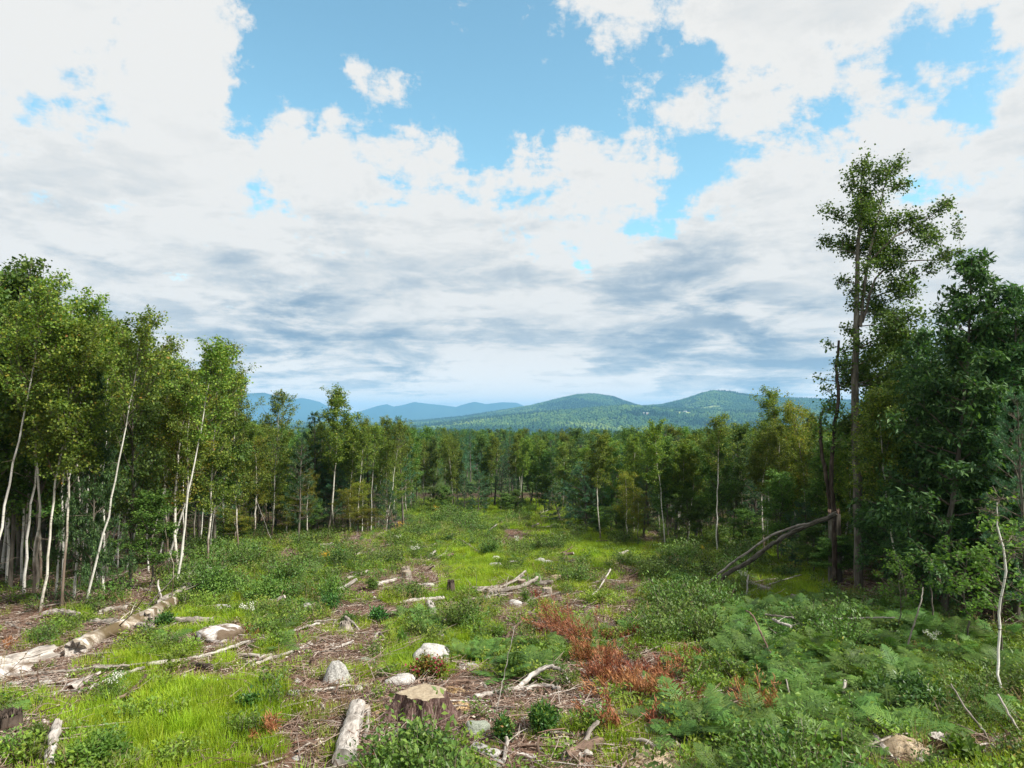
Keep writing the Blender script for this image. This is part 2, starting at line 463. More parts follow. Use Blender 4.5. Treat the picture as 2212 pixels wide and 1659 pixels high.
def soil_mat():
    m, t = new_mat('soil')
    g = t.node('ShaderNodeNewGeometry'); P = g.outputs['Position']
    at_ = t.node('ShaderNodeAttribute', attribute_name='cover')
    n1 = t.noise(P, 0.9, 6, 0.6); n2 = t.noise(P, 7, 6, 0.65); n3 = t.noise(P, 38, 4, 0.7)
    c = t.ramp(n2, [(0.3, (0.055, 0.030, 0.020)), (0.45, (0.115, 0.062, 0.042)), (0.58, (0.175, 0.105, 0.075)), (0.72, (0.27, 0.19, 0.14))])
    c = t.mix(t.maprange(n3, 0.5, 0.72), c, (0.33, 0.25, 0.19))
    c = t.mix(t.maprange(n1, 0.5, 0.7), c, (0.09, 0.045, 0.03))
    sepc = t.node('ShaderNodeSeparateColor', {0: at_.outputs['Color']})
    c = t.mix(sepc.outputs[1], c, t.ramp(n2, [(0.3, (0.02, 0.035, 0.010)), (0.6, (0.05, 0.085, 0.018)), (0.75, (0.09, 0.10, 0.03))]))
    c = t.mix(sepc.outputs[2], c, t.ramp(n2, [(0.3, (0.018, 0.012, 0.008)), (0.7, (0.055, 0.038, 0.025))]))
    c = t.mix(sepc.outputs[0], c, t.ramp(n2, [(0.3, (0.10, 0.028, 0.014)), (0.7, (0.22, 0.075, 0.035))]))
    h = t.math('ADD', t.math('MULTIPLY', n2, 0.7), t.math('MULTIPLY', n3, 0.3))
    b = t.node('ShaderNodeBump', {'Strength': 0.9, 'Distance': 0.06, 'Height': h})
    p = t.node('ShaderNodeBsdfPrincipled', {'Base Color': c, 'Roughness': 0.95, 'Specular IOR Level': 0.1, 'Normal': b.outputs[0]})
    t.node('ShaderNodeOutputMaterial', {0: p.outputs[0]})
    return m


def rock_mat(name, c1, c2, c3, moss=None, scale=3.0):
    m, t = new_mat(name)
    tc = t.node('ShaderNodeTexCoord').outputs['Object']
    n = t.noise(tc, scale * 3.4, 8, 0.7); n2 = t.noise(tc, scale * 0.9, 4, 0.5, 0.5); n3 = t.noise(tc, scale * 22, 3, 0.7)
    c = t.ramp(n, [(0.34, c1), (0.5, c2), (0.62, c3)])
    c = t.mix(t.maprange(n3, 0.55, 0.68), c, tuple(x * 0.4 for x in c1))
    if moss:
        g = t.node('ShaderNodeNewGeometry')
        f = t.maprange(n2, 0.42, 0.56)
        c = t.mix(t.math('MULTIPLY', f, 0.95), c, moss)
    b = t.node('ShaderNodeBump', {'Strength': 0.8, 'Distance': 0.03, 'Height': n})
    p = t.node('ShaderNodeBsdfPrincipled', {'Base Color': c, 'Roughness': 0.9, 'Specular IOR Level': 0.2, 'Normal': b.outputs[0]})
    t.node('ShaderNodeOutputMaterial', {0: p.outputs[0]})
    return m


def flat_mat(name, c, rough=0.8):
    m, t = new_mat(name)
    n = t.noise(None, 6, 4, 0.6)
    cc = t.mix(n, tuple(x * 0.8 for x in c), tuple(min(1, x * 1.15) for x in c))
    p = t.node('ShaderNodeBsdfPrincipled', {'Base Color': cc, 'Roughness': rough})
    t.node('ShaderNodeOutputMaterial', {0: p.outputs[0]})
    return m


M['soil'] = soil_mat()
M['rock'] = rock_mat('rock', (0.16, 0.15, 0.14), (0.34, 0.33, 0.31), (0.50, 0.49, 0.46))
M['palerock'] = rock_mat('palerock', (0.26, 0.24, 0.22), (0.46, 0.44, 0.41), (0.62, 0.60, 0.57))
M['greenrock'] = rock_mat('greenrock', (0.12, 0.13, 0.10), (0.26, 0.29, 0.23), (0.42, 0.44, 0.38))
M['mossrock'] = rock_mat('mossrock', (0.30, 0.26, 0.24), (0.52, 0.48, 0.45), (0.72, 0.70, 0.68), (0.11, 0.075, 0.045), 1.5)
M['mosslog'] = rock_mat('mosslog', (0.22, 0.17, 0.12), (0.44, 0.38, 0.31), (0.68, 0.64, 0.58), (0.095, 0.068, 0.032), 1.3)
M['sand'] = rock_mat('sand', (0.22, 0.16, 0.10), (0.36, 0.28, 0.19), (0.46, 0.38, 0.28), None, 2.0)

# ------------------------------------------------------------------ cover map of the clearing (what grows where)
CMAP = [  # 60 x 36 cells of the 2212 x 1659 view, rows from 1085 down
    "llllllllllllllshhghghhslllllllllllllll",
    "lllllllllllllllhshhghhslllllllllllllll",
    "lllllllshhhhd.hhhsdghghdhhshhlllllllll",
    "lllllllshhds..hhgghhgggghhshhhllllllll",
    "lllllllssh.hss.dgghg.gdhs.sh.hllllllll",
    "llllldss.hssd.ddggg.h.dsssh.ggddllllll",
    "llllddssghss.dhgghdddh.sshsggg.dllllll",
    "ddh.dhghgsssdddhd.d.dd.hssffffflfflll",
    "d.hd..ggdhs.gdhhsgdd.dd.shffffffffflll",
    "dh.d.hd.dh.ddd.sghs.drrh.sfffsffffffss",
    "ddd.ggh.ggddd.ggg.shsrrd.hffffsfffffss",
    "dddggg..dd.dg.ggd.ffddrrrssffffdffsfss",
    ".ddgggggggdd.d.dddffsddrrsffffdsfsssss",
    "ggdhgggggghddddddddddd.rrrsffffffsssss",
    ".ggggggggg.gg.dddddddd.rrsfsffffsfsssh",
    ".dgggggghdd.gdddddddhg.dffffffffssssss",
    ".hhsgggghgd..dddddddsgg.dsffffffsssddh",
    "hhshgghggdd.g.dsssddhdg.hssfffdfdss.hh",
    ".ghshgggg.d.d.ssssdrddddsdffsffhdhghsh",
]


def row_y(i):
    return 1085 + i * 32.0


def cover(x, y):
    """cover codes at world points; outside the view it carries on from its border"""
    z = gz(x, y)
    u, v = proj(x, y, z)
    u = u + 38 * vnoise(x * 1.3, y * 1.3, 11) + 26 * vnoise(x * 4, y * 4, 12)
    v = v + 20 * vnoise(x * 1.3, y * 1.3, 13) + 12 * vnoise(x * 4, y * 4, 14)
    j = np.clip(((v - 1085) / 32.0).astype(int), 0, len(CMAP) - 1)
    i = np.clip((u / 60).astype(int), 0, 36)
    arr = np.array([[ord(c) for c in (r + 'l' * 40)[:37]] for r in CMAP])
    c = arr[j, i]
    c = np.where(v < 1078, ord('l'), c)
    return c, u, v


def isc(c, s):
    r = np.zeros(c.shape, bool)
    for ch in s: r |= (c == ord(ch))
    return r


# ------------------------------------------------------------------ ground sheet
def build_ground():
    ys = np.concatenate([np.linspace(-60, 5, 40), np.arange(5.2, 34, 0.16), np.arange(34, 100, 0.5), np.geomspace(101, 17900, 110)])
    ts = np.concatenate([np.linspace(-1, -0.62, 14), np.linspace(-0.6, 0.6, 241), np.linspace(0.62, 1, 14)])
    Y = np.repeat(ys[:, None], len(ts), 1)
    half = np.maximum(34, np.abs(Y) * 1.45)
    tt = np.repeat(ts[None, :], len(ys), 0)
    X = np.where(np.abs(tt) <= 0.6, tt * np.maximum(20 / 0.6 * 0.6, Y * 1.25 / 0.6 * 0.6 + 8), 0)
    inner = np.maximum(20, Y * 1.25 + 8) * 0.6
    X = np.where(np.abs(tt) <= 0.6, tt / 0.6 * inner, np.sign(tt) * (inner + (np.abs(tt) - 0.6) / 0.4 * (inner * 1.2 + 60)))
    Z = gz(X, Y)
    n, m = X.shape
    idx = np.arange(n * m).reshape(n, m)
    Q = np.stack([idx[:-1, :-1], idx[:-1, 1:], idx[1:, 1:], idx[1:, :-1]], -1).reshape(-1, 4)
    g = Geo().add(np.stack([X, Y, Z], -1), Q)
    me = g.mesh('ground', M['soil'], True)
    c, u, v = cover(X.ravel(), Y.ravel())
    col = np.zeros((n * m, 4), np.float32); col[:, 3] = 1
    col[:, 1] = np.where(isc(c, 'ghsf'), 0.85, 0) + np.where(isc(c, '.'), 0.35, 0)
    col[:, 2] = np.where(isc(c, 'l'), 0.9, 0)
    col[:, 0] = np.where(isc(c, 'r'), 0.8, 0)
    far = Y.ravel() > 110
    col[far] = (0, 1, 0, 1)
    at_ = me.color_attributes.new('cover', 'FLOAT_COLOR', 'POINT')
    at_.data.foreach_set('color', col.ravel())
    tag(link('ground', me), 'sloping cutover ground of brown soil and slash litter', kind='structure')


build_ground()

# ------------------------------------------------------------------ far hills and blue mountains
def ridge(pts):
    pts = np.array(pts, float)
    return lambda t: (896.5 - np.interp(t * S + CU, pts[:, 0], pts[:, 1])) / S


RA = ridge([(700, 935), (850, 918), (940, 909), (1000, 903), (1080, 890), (1145, 880), (1210, 864), (1245, 856), (1285, 855), (1325, 861), (1355, 872), (1380, 880), (1450, 892), (1600, 905), (2400, 905)])
RB = ridge([(1200, 930), (1300, 900), (1380, 882), (1430, 878), (1480, 866), (1515, 854), (1540, 848), (1575, 850), (1620, 858), (1700, 864), (1760, 866), (1900, 872), (2212, 885), (3000, 910)])
RF = ridge([(600, 940), (850, 934), (950, 921), (1020, 910), (1080, 904), (1161, 896), (1226, 890), (1350, 880), (1430, 886), (1600, 893), (1800, 890), (2212, 900), (3000, 915)])


def hz_rel(t, y):
    base = -97.0 + 0 * y
    z = base + 10 * vnoise(t * y / 500, y / 500, 21)
    for R, Y0, wf, wb in ((RF, 4300, 800, 900), (RA, 6600, 1300, 1500), (RB, 5800, 1200, 1500)):
        crest = R(t) * Y0
        w = np.where(y < Y0, wf, wb)
        z = np.maximum(z, base + (crest - base) * np.exp(-((y - Y0) / w) ** 2) + 16 * vnoise(t * y / 260, y / 260, 22) * (np.abs(y - Y0) > 300))
    return z


def sheet(name, ts, ys, f, mat, label, smooth=True):
    T, Y = np.meshgrid(ts, ys)
    Z = f(T, Y) + CZ
    n, m = T.shape
    idx = np.arange(n * m).reshape(n, m)
    Q = np.stack([idx[:-1, :-1], idx[:-1, 1:], idx[1:, 1:], idx[1:, :-1]], -1).reshape(-1, 4)
    me = Geo().add(np.stack([T * Y, Y, Z], -1), Q).mesh(name, mat, smooth)
    return tag(link(name, me), label, kind='structure')


def far_mat(name, c1, c2, sc1):
    m, t = new_mat(name)
    g = t.node('ShaderNodeNewGeometry').outputs['Position']
    n = t.noise(g, sc1, 6, 0.6)
    c = t.ramp(n, [(0.35, c1), (0.65, c2)])
    p = t.node('ShaderNodeBsdfPrincipled', {'Base Color': c, 'Roughness': 0.95, 'Specular IOR Level': 0.0})
    t.node('ShaderNodeOutputMaterial', {0: p.outputs[0]})
    return m


M['hill'] = far_mat('hill', (0.02, 0.045, 0.018), (0.045, 0.085, 0.025), 0.004)
M['mountain'] = far_mat('mountain', (0.02, 0.04, 0.02), (0.035, 0.06, 0.03), 0.001)
sheet('hills', np.linspace(-0.9, 1.1, 420), np.linspace(2300, 9000, 130), hz_rel, M['hill'], 'rounded forested hills across the valley')

MT = ridge([(-600, 880), (300, 878), (480, 866), (520, 851), (570, 848), (600, 856), (625, 863), (655, 860), (690, 868), (720, 884), (760, 893), (790, 885), (815, 877), (835, 873), (850, 878),
            (865, 876), (897, 868), (905, 870), (960, 876), (985, 879), (1000, 874), (1025, 868), (1050, 873), (1085, 869), (1115, 870), (1140, 880), (1190, 890), (1300, 893), (2600, 893)])
YM = 14500.0


def mt_rel(t, y):
    crest = MT(t) * YM
    n = vnoise(t * 95, y / 1400, 31) * 70 + vnoise(t * 260, y / 600, 32) * 26
    fall = np.exp(-((y - YM) / 1500.0) ** 2)
    return -110 + (crest + 110) * fall + n * (1 - fall) * fall * 0.8


sheet('mountains', np.linspace(-0.85, 0.85, 700), np.linspace(10800, 17500, 68), mt_rel, M['mountain'], 'hazy blue mountain range on the horizon')


# ------------------------------------------------------------------ instanced stuff
def gn_scatter(name, P, R, Sx, idx, meshes, label):
    """one stuff object: geometry nodes place the source meshes on points"""
    me = bpy.data.meshes.new(name)
    me.vertices.add(len(P)); me.vertices.foreach_set('co', np.asarray(P, np.float32).ravel())
    a = me.attributes.new('rot', 'FLOAT_VECTOR', 'POINT'); a.data.foreach_set('vector', np.asarray(R, np.float32).ravel())
    a = me.attributes.new('scl', 'FLOAT', 'POINT'); a.data.foreach_set('value', np.asarray(Sx, np.float32))
    a = me.attributes.new('idx', 'INT', 'POINT'); a.data.foreach_set('value', np.asarray(idx, np.int32))
    o = link(name, me)
    ng = bpy.data.node_groups.new(name + '_nodes', 'GeometryNodeTree')
    ng.interface.new_socket('Geometry', in_out='INPUT', socket_type='NodeSocketGeometry')
    ng.interface.new_socket('Geometry', in_out='OUTPUT', socket_type='NodeSocketGeometry')
    N = ng.nodes; L = ng.links
    gi = N.new('NodeGroupInput'); go = N.new('NodeGroupOutput')
    join = N.new('GeometryNodeJoinGeometry')

    def attr(nm, ty):
        n = N.new('GeometryNodeInputNamedAttribute'); n.data_type = ty; n.inputs[0].default_value = nm
        return n.outputs[0]
    aidx, arot, ascl = attr('idx', 'INT'), attr('rot', 'FLOAT_VECTOR'), attr('scl', 'FLOAT')
    e2r = N.new('FunctionNodeEulerToRotation'); L.new(arot, e2r.inputs[0])
    for k, src in enumerate(meshes):
        so = bpy.data.objects.new(name + '_source', src)
        oi = N.new('GeometryNodeObjectInfo'); oi.inputs[0].default_value = so
        cmp_ = N.new('FunctionNodeCompare'); cmp_.data_type = 'INT'; cmp_.operation = 'EQUAL'
        ins = [s for s in cmp_.inputs if s.type == 'INT']
        L.new(aidx, ins[0]); ins[1].default_value = k
        ip = N.new('GeometryNodeInstanceOnPoints')
        L.new(gi.outputs[0], ip.inputs['Points']); L.new(cmp_.outputs[0], ip.inputs['Selection'])
        L.new([s for s in oi.outputs if s.type == 'GEOMETRY'][0], ip.inputs['Instance'])
        L.new(e2r.outputs[0], ip.inputs['Rotation']); L.new(ascl, ip.inputs['Scale'])
        L.new(ip.outputs[0], join.inputs[0])
    L.new(join.outputs[0], go.inputs[0])
    md = o.modifiers.new('scatter', 'NODES'); md.node_group = ng
    tag(o, label, kind='stuff')
    return o


# far canopy on the hills and the valley floor
def canopy_mesh(seed, cone, mat):
    rng = np.random.default_rng(seed)
    g = Geo(); k = 7; lv = 5
    ring = []
    for i in range(lv):
        f = i / (lv - 1)
        z = (0.15 + 1.85 * f) if cone else (0.2 + 1.3 * f)
        r = (0.62 * (1 - f) + 0.02) if cone else math.sin(math.pi * (0.12 + 0.86 * f)) * 0.75
        a = np.linspace(0, 2 * np.pi, k, endpoint=False) + rng.random() * 2
        rr = r * (1 + rng.normal(0, 0.22, k))
        ring.append(np.stack([np.cos(a) * rr, np.sin(a) * rr, z + rng.normal(0, 0.1, k)], -1))
    V = np.concatenate(ring); idx = np.arange(lv * k).reshape(lv, k); nx = np.roll(idx, -1, 1)
    Q = np.stack([idx[:-1], nx[:-1], nx[1:], idx[1:]], -1).reshape(-1, 4)
    V = np.concatenate([V, [[0, 0, V[-k:, 2].mean() + 0.08]]])
    T = [(idx[-1, i], nx[-1, i], lv * k) for i in range(k)]
    g.add(V, Q, T)
    return g.mesh('canopy', mat, False)


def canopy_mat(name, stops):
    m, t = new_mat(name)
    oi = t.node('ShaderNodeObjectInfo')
    n = t.noise(oi.outputs['Location'], 0.0017, 5, 0.62)  # broad patches of stand colour; the pale ones paint in patches of sun
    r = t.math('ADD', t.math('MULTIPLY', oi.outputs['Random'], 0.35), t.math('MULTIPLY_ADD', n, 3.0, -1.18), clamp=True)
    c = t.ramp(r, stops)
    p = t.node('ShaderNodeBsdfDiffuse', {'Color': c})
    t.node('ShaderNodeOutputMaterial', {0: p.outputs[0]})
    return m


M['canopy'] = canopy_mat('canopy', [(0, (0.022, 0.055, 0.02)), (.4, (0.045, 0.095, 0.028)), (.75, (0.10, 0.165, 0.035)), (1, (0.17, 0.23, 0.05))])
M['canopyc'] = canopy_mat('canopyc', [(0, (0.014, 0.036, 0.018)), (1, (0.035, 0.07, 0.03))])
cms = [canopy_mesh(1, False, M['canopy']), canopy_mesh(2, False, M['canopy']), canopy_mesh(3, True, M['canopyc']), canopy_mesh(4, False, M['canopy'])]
rng = np.random.default_rng(5)
FIELDS = [(1529, 4850, 0.020, 60), (1474, 4050, 0.012, 70), (1314, 3050, 0.014, 90), (1010, 5200, 0.02, 120), (1395, 3900, 0.006, 60), (1486, 2850, 0.012, 80), (900, 5600, .03, 120)]
n = 150000
Y = np.sqrt(rng.random(n)) * 6200 + 1100
t = rng.uniform(-0.5, 0.72, n)
ok = (rng.random(n) < np.where(Y < 2300, 0.35, 1.0))
keep = np.ones(n, bool) & ok
for (fu, fy, fw, fd) in FIELDS:
    keep &= ~((np.abs(t - (fu - CU) / S) < fw) & (np.abs(Y - fy) < fd))
Y, t = Y[keep], t[keep]
Z = np.where(Y < 2350, gz(t * Y, Y), hz_rel(t, Y) + CZ)
Z = np.maximum(Z, hz_rel(t, Y) + CZ) if False else Z
vis = np.ones(len(Y), bool)
P = np.stack([t * Y, Y, Z - 2], -1)
idx = rng.choice(4, len(Y), p=[.36, .3, .12, .22])
conif = vnoise(t * Y / 350, Y / 350, 44) > 0.14
idx = np.where(conif & (rng.random(len(Y)) < .7), 2, idx)
R = np.zeros((len(Y), 3)); R[:, 2] = rng.random(len(Y)) * 6.28
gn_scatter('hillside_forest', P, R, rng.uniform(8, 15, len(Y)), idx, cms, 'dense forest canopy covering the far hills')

M['field'] = far_mat('field', (0.16, 0.22, 0.06), (0.26, 0.29, 0.10), 0.01)
for (fu, fy, fw, fd) in FIELDS:
    T0 = (fu - CU) / S
    o = sheet('field', np.linspace(T0 - fw, T0 + fw, 14), np.linspace(fy - fd, fy + fd, 8), lambda a, b: hz_rel(a, b) + 0.6, M['field'], 'pale mown field among the far woods')

M['housewall'] = flat_mat('house_wall', (0.72, 0.70, 0.66)); M['redwall'] = flat_mat('brown_wall', (0.42, 0.27, 0.2))
M['roofm'] = flat_mat('roof', (0.22, 0.22, 0.24)); M['glass'] = flat_mat('window_glass', (0.05, 0.06, 0.08), 0.2)


def house(u, y, w, d, h, wallm, label):
    t0 = (u - CU) / S
    z = float(hz_rel(np.array(t0), np.array(float(y)))) + CZ
    e = bpy.data.objects.new('farmhouse', None); sc.collection.objects.link(e); e.location = (t0 * y, y, z); e.rotation_euler = (0, 0, 0.4)
    tag(e, label, 'house')
    V = [(-w, -d, -3), (w, -d, -3), (w, d, -3), (-w, d, -3), (-w, -d, h), (w, -d, h), (w, d, h), (-w, d, h), (-w, 0, h + d * .8), (w, 0, h + d * .8)]
    g = Geo().add(V, [(0, 1, 5, 4), (1, 2, 6, 5), (2, 3, 7, 6), (3, 0, 4, 7)], [(5, 6, 9), (7, 4, 8)])
    link('wall', g.mesh('wall', wallm), e)
    k = 1.12
    V = [(-w * k, -d * k, h - .6), (w * k, -d * k, h - .6), (w * k, 0, h + d * .8 + .3), (-w * k, 0, h + d * .8 + .3), (w * k, d * k, h - .6), (-w * k, d * k, h - .6)]
    V += [(a, b, c - .35) for a, b, c in V]
    g = Geo().add(V, [(0, 1, 2, 3), (3, 2, 4, 5), (6, 9, 8, 7), (9, 11, 10, 8), (0, 6, 7, 1), (4, 10, 11, 5), (0, 3, 9, 6), (3, 5, 11, 9), (1, 7, 8, 2), (2, 8, 10, 4)])
    link('roof', g.mesh('roof', M['roofm']), e)
    for i, wx in enumerate((-w * .55, 0, w * .55)):
        g = Geo().add([(wx - 1, -d - .06, 1), (wx + 1, -d - .06, 1), (wx + 1, -d - .06, 3.4), (wx - 1, -d - .06, 3.4), (wx - 1, -d + .1, 1), (wx + 1, -d + .1, 1), (wx + 1, -d + .1, 3.4), (wx - 1, -d + .1, 3.4)],
                      [(0, 1, 2, 3), (0, 4, 5, 1), (1, 5, 6, 2), (2, 6, 7, 3), (3, 7, 4, 0)])
        link('window', g.mesh('window', M['glass']), e)


house(1486, 2840, 11, 6, 6, M['housewall'], 'white farmhouse in the valley right of the tall pine')
house(1314, 3040, 9, 5, 5, M['housewall'], 'small pale house on the valley floor left of the tall pine')
house(1394, 3880, 13, 6, 6, M['redwall'], 'long brownish house on the slope below the rounded hill')
house(1480, 4080, 9, 5, 5, M['housewall'], 'tiny white house by a pale lawn on the far slope')

# ------------------------------------------------------------------ tree species (each variant: trunk mesh + crown mesh)
GA = 2.39996


def trunk_line(rng, H, n=16, wob=0.012, bow=0.0):
    t = np.linspace(0, 1, n)
    a = rng.random() * 6.28
    w = np.cumsum(rng.normal(0, wob * H, (n, 2)) * 0.5, 0); w -= w[0]; w *= (1 - 0.3 * t)[:, None]
    w = w - t[:, None] * w[-1]
    b = np.sin(np.pi * t) * bow * H
    return np.stack([w[:, 0] + b * math.cos(a), w[:, 1] + b * math.sin(a), t * H], -1), t


def trunk_tube(P, t, r0, k=8, flare=0.35):
    r = r0 * (1 - t) ** 0.8 + 0.006
    r = r * (1 + flare * np.exp(-t * 40))
    P = P.copy(); P[0, 2] -= 0.3
    return tubes(P[None], r[None], k)


def broad(seed, H=9, cs=0.5, cr=1.2, nb=22, nl=5000, leaf=0.06, lw=0.05, r0=0.07, elev=48, prof=0.7, sub=7, spread=0.10,
          wob=0.012, bow=0.0, droop=0.25, asym=0.0, dead=4, cone=False, tap=0.42):
    rng = np.random.default_rng(seed)
    TP, t = trunk_line(rng, H, 16, wob, bow)
    bark = Geo(); bark.add(*trunk_tube(TP, t, r0))
    u = (np.arange(nb) + rng.random(nb) * 0.8) / nb
    hb = cs + (0.985 - cs) * u
    base, _ = pick_on(TP[None], np.zeros(nb, int), hb)
    az = np.arange(nb) * GA + rng.normal(0, 0.4, nb)
    L = cr * np.sin(np.pi * (u * 0.82 + 0.15)) ** prof * rng.uniform(0.7, 1.2, nb) + 0.15
    L = L * (1 + asym * np.cos(az)) * (1.12 - tap * u)
    if cone: L = cr * (1.03 - u) ** .8 * rng.uniform(.65, 1.15, nb) + .12
    e = np.radians(elev + 24 * u + rng.normal(0, 8, nb))
    D = np.stack([np.cos(az) * np.cos(e), np.sin(az) * np.cos(e), np.sin(e)], -1)
    B = curves(base, D, L / np.maximum(np.cos(e), 0.45), 7, 0.04, 0.10, rng)
    rb = (0.35 * r0 * (1 - hb) ** 0.5 + 0.008)
    bark.add(*tubes(B, rb[:, None] * (1 - 0.8 * np.linspace(0, 1, 7))[None], 4), m=1)
    ns = nb * sub
    bi = np.repeat(np.arange(nb), sub); s = rng.uniform(0.22, 1.0, ns)
    p, d = pick_on(B, bi, s)
    d2 = norm(d + rng.normal(0, 0.75, (ns, 3)))
    Ls = (0.42 * L[bi] * (1.15 - 0.7 * s)) * rng.uniform(0.6, 1.2, ns) + 0.12
    T2 = curves(p, d2, Ls, 4, -0.04, 0.15, rng)
    bark.add(*tubes(T2, np.full((ns, 4), 0.006) * np.array([1.2, 1, .8, .5])[None], 3), m=1)
    if dead:
        hd = rng.uniform(0.5 * min(cs, 0.24), cs, dead); pb, _ = pick_on(TP[None], np.zeros(dead, int), hd)
        ad = rng.random(dead) * 6.28; ed = rng.uniform(-0.1, 0.6, dead)
        Dd = np.stack([np.cos(ad) * np.cos(ed), np.sin(ad) * np.cos(ed), np.sin(ed)], -1)
        DB = curves(pb, Dd, rng.uniform(0.3, 1.0, dead), 4, 0.0, 0.2, rng)
        bark.add(*tubes(DB, np.full((dead, 4), 0.008) * np.array([1.3, 1, .7, .3])[None], 3))
    w = Ls / Ls.sum()
    li = rng.choice(ns, nl, p=w)
    lp, ld = pick_on(T2, li, rng.random(nl) ** 0.8)
    lp = lp + rng.normal(0, spread, (nl, 3)) * np.array([1, 1, 0.7])
    ldir = norm(ld * 0.5 + rng.normal(0, 0.7, (nl, 3)) + np.array([0, 0, -droop]))
    nor = norm(rng.normal(0, 0.55, (nl, 3)) + np.array([0, 0, 1.0]))
    sz = rng.uniform(0.5, 1.5, nl)
    crown = Geo().add(*leafquads(lp, ldir, nor, leaf * sz, lw * sz))
    return bark, crown, H


def spruce(seed, H=8, cs=0.12, R=1.3, nl=9000, r0=0.09, droop=-0.1, step=0.26, dens=1.0):
    rng = np.random.default_rng(seed)
    TP, t = trunk_line(rng, H, 12, 0.003)
    bark = Geo(); bark.add(*trunk_tube(TP, t, r0))
    hs = []; z = cs * H
    while z < H * 0.985:
        hs += [z + rng.normal(0, 0.05) for _ in range(6)]; z += step * (1.15 - 0.45 * z / H)
    hs = np.array(hs); hs = np.clip(hs, 0.02, H * 0.99); nb = len(hs); u = (hs / H - cs) / (1 - cs)
    base, _ = pick_on(TP[None], np.zeros(nb, int), hs / H)
    az = np.arange(nb) * (2 * np.pi / 6) + rng.normal(0, 0.5, nb) + (np.arange(nb) // 6) * 0.5
    L = R * (1 - u) ** 0.85 * np.minimum(1, 0.55 + u * 4) * rng.uniform(0.6, 1.15, nb) + 0.10
    e = droop + 0.85 * u ** 1.5 + rng.normal(0, 0.1, nb)
    D = np.stack([np.cos(az) * np.cos(e), np.sin(az) * np.cos(e), np.sin(e)], -1)
    B = curves(base, D, L, 6, 0.02, 0.05, rng)
    bark.add(*tubes(B, (0.004 + 0.012 * L / R)[:, None] * (1 - 0.8 * np.linspace(0, 1, 6))[None], 3))
    w = L ** 1.3; li = rng.choice(nb, nl, p=w / w.sum())
    s = rng.random(nl) ** 0.65
    lp, ld = pick_on(B, li, s)
    side = norm(np.cross(ld, np.array([0, 0, 1.0]))) * rng.choice([-1, 1], nl)[:, None]
    off = rng.random(nl)[:, None] * (L[li] * (1 - s) * 0.45 + 0.05)[:, None]
    lp = lp + side * off + ld * off * 0.8 + rng.normal(0, 0.02, (nl, 3)) + np.array([0, 0, -0.25]) * off
    dd = norm(ld + side * rng.uniform(0.1, 0.9, nl)[:, None] + rng.normal(0, 0.25, (nl, 3)) + np.array([0, 0, 0.02]))
    nor = norm(np.array([0, 0, 1.0]) + rng.normal(0, 0.45, (nl, 3)))
    sz = rng.uniform(0.7, 1.3, nl)
    crown = Geo().add(*leafquads(lp, dd, nor, 0.15 * sz, 0.035 * sz, 0.1, 0.5))
    return bark, crown, H


def pine(seed, H=8, cs=0.25, R=1.7, nt=700, r0=0.10, per=14, blen=0.13, bw=0.016, step=0.5):
    rng = np.random.default_rng(seed)
    TP, t = trunk_line(rng, H, 14, 0.006)
    bark = Geo(); bark.add(*trunk_tube(TP, t, r0))
    hs = []; z = cs * H
    while z < H * 0.98:
        hs += [z + rng.normal(0, 0.04) for _ in range(5)]; z += step
    hs = np.clip(np.array(hs), 0.02, H * 0.985); nb = len(hs); u = (hs / H - cs) / (1 - cs)
    base, _ = pick_on(TP[None], np.zeros(nb, int), hs / H)
    az = np.arange(nb) * (2 * np.pi / 5) + (np.arange(nb) // 5) * 0.7 + rng.normal(0, 0.25, nb)
    L = R * np.minimum((1 - u) ** 0.6, 0.6 + u * 1.5) * rng.uniform(0.6, 1.15, nb) + 0.15
    e = 0.10 + 0.75 * u + rng.normal(0, 0.1, nb)
    D = np.stack([np.cos(az) * np.cos(e), np.sin(az) * np.cos(e), np.sin(e)], -1)
    B = curves(base, D, L, 6, 0.03, 0.07, rng)
    bark.add(*tubes(B, (0.006 + 0.02 * L / R)[:, None] * (1 - 0.75 * np.linspace(0, 1, 6))[None], 4))
    sub = 7; ns = nb * sub; bi = np.repeat(np.arange(nb), sub); s = rng.uniform(0.3, 1.0, ns)
    p, d = pick_on(B, bi, s)
    T2 = curves(p, norm(d + rng.normal(0, 0.5, (ns, 3)) * np.array([1, 1, .5])), 0.35 * L[bi] * (1.2 - s) + 0.1, 3, 0.05, 0.1, rng)
    bark.add(*tubes(T2, np.full((ns, 3), 0.006), 3))
    w = L[bi]; ti = rng.choice(ns, nt, p=w / w.sum())
    tp, td = pick_on(T2, ti, rng.uniform(0.4, 1, nt))
    tp = np.repeat(tp + rng.normal(0, 0.04, (nt, 3)), per, 0); td = np.repeat(td, per, 0); n = nt * per
    dd = norm(td * 0.7 + rng.normal(0, 0.6, (n, 3)) + np.array([0, 0, 0.15]))
    nor = norm(np.array([0, 0, 1.0]) + rng.normal(0, 0.5, (n, 3)))
    sz = rng.uniform(0.7, 1.3, n)
    crown = Geo().add(*leafquads(tp, dd, nor, blen * sz, bw * sz, 0.05, 0.5))
    return bark, crown, H


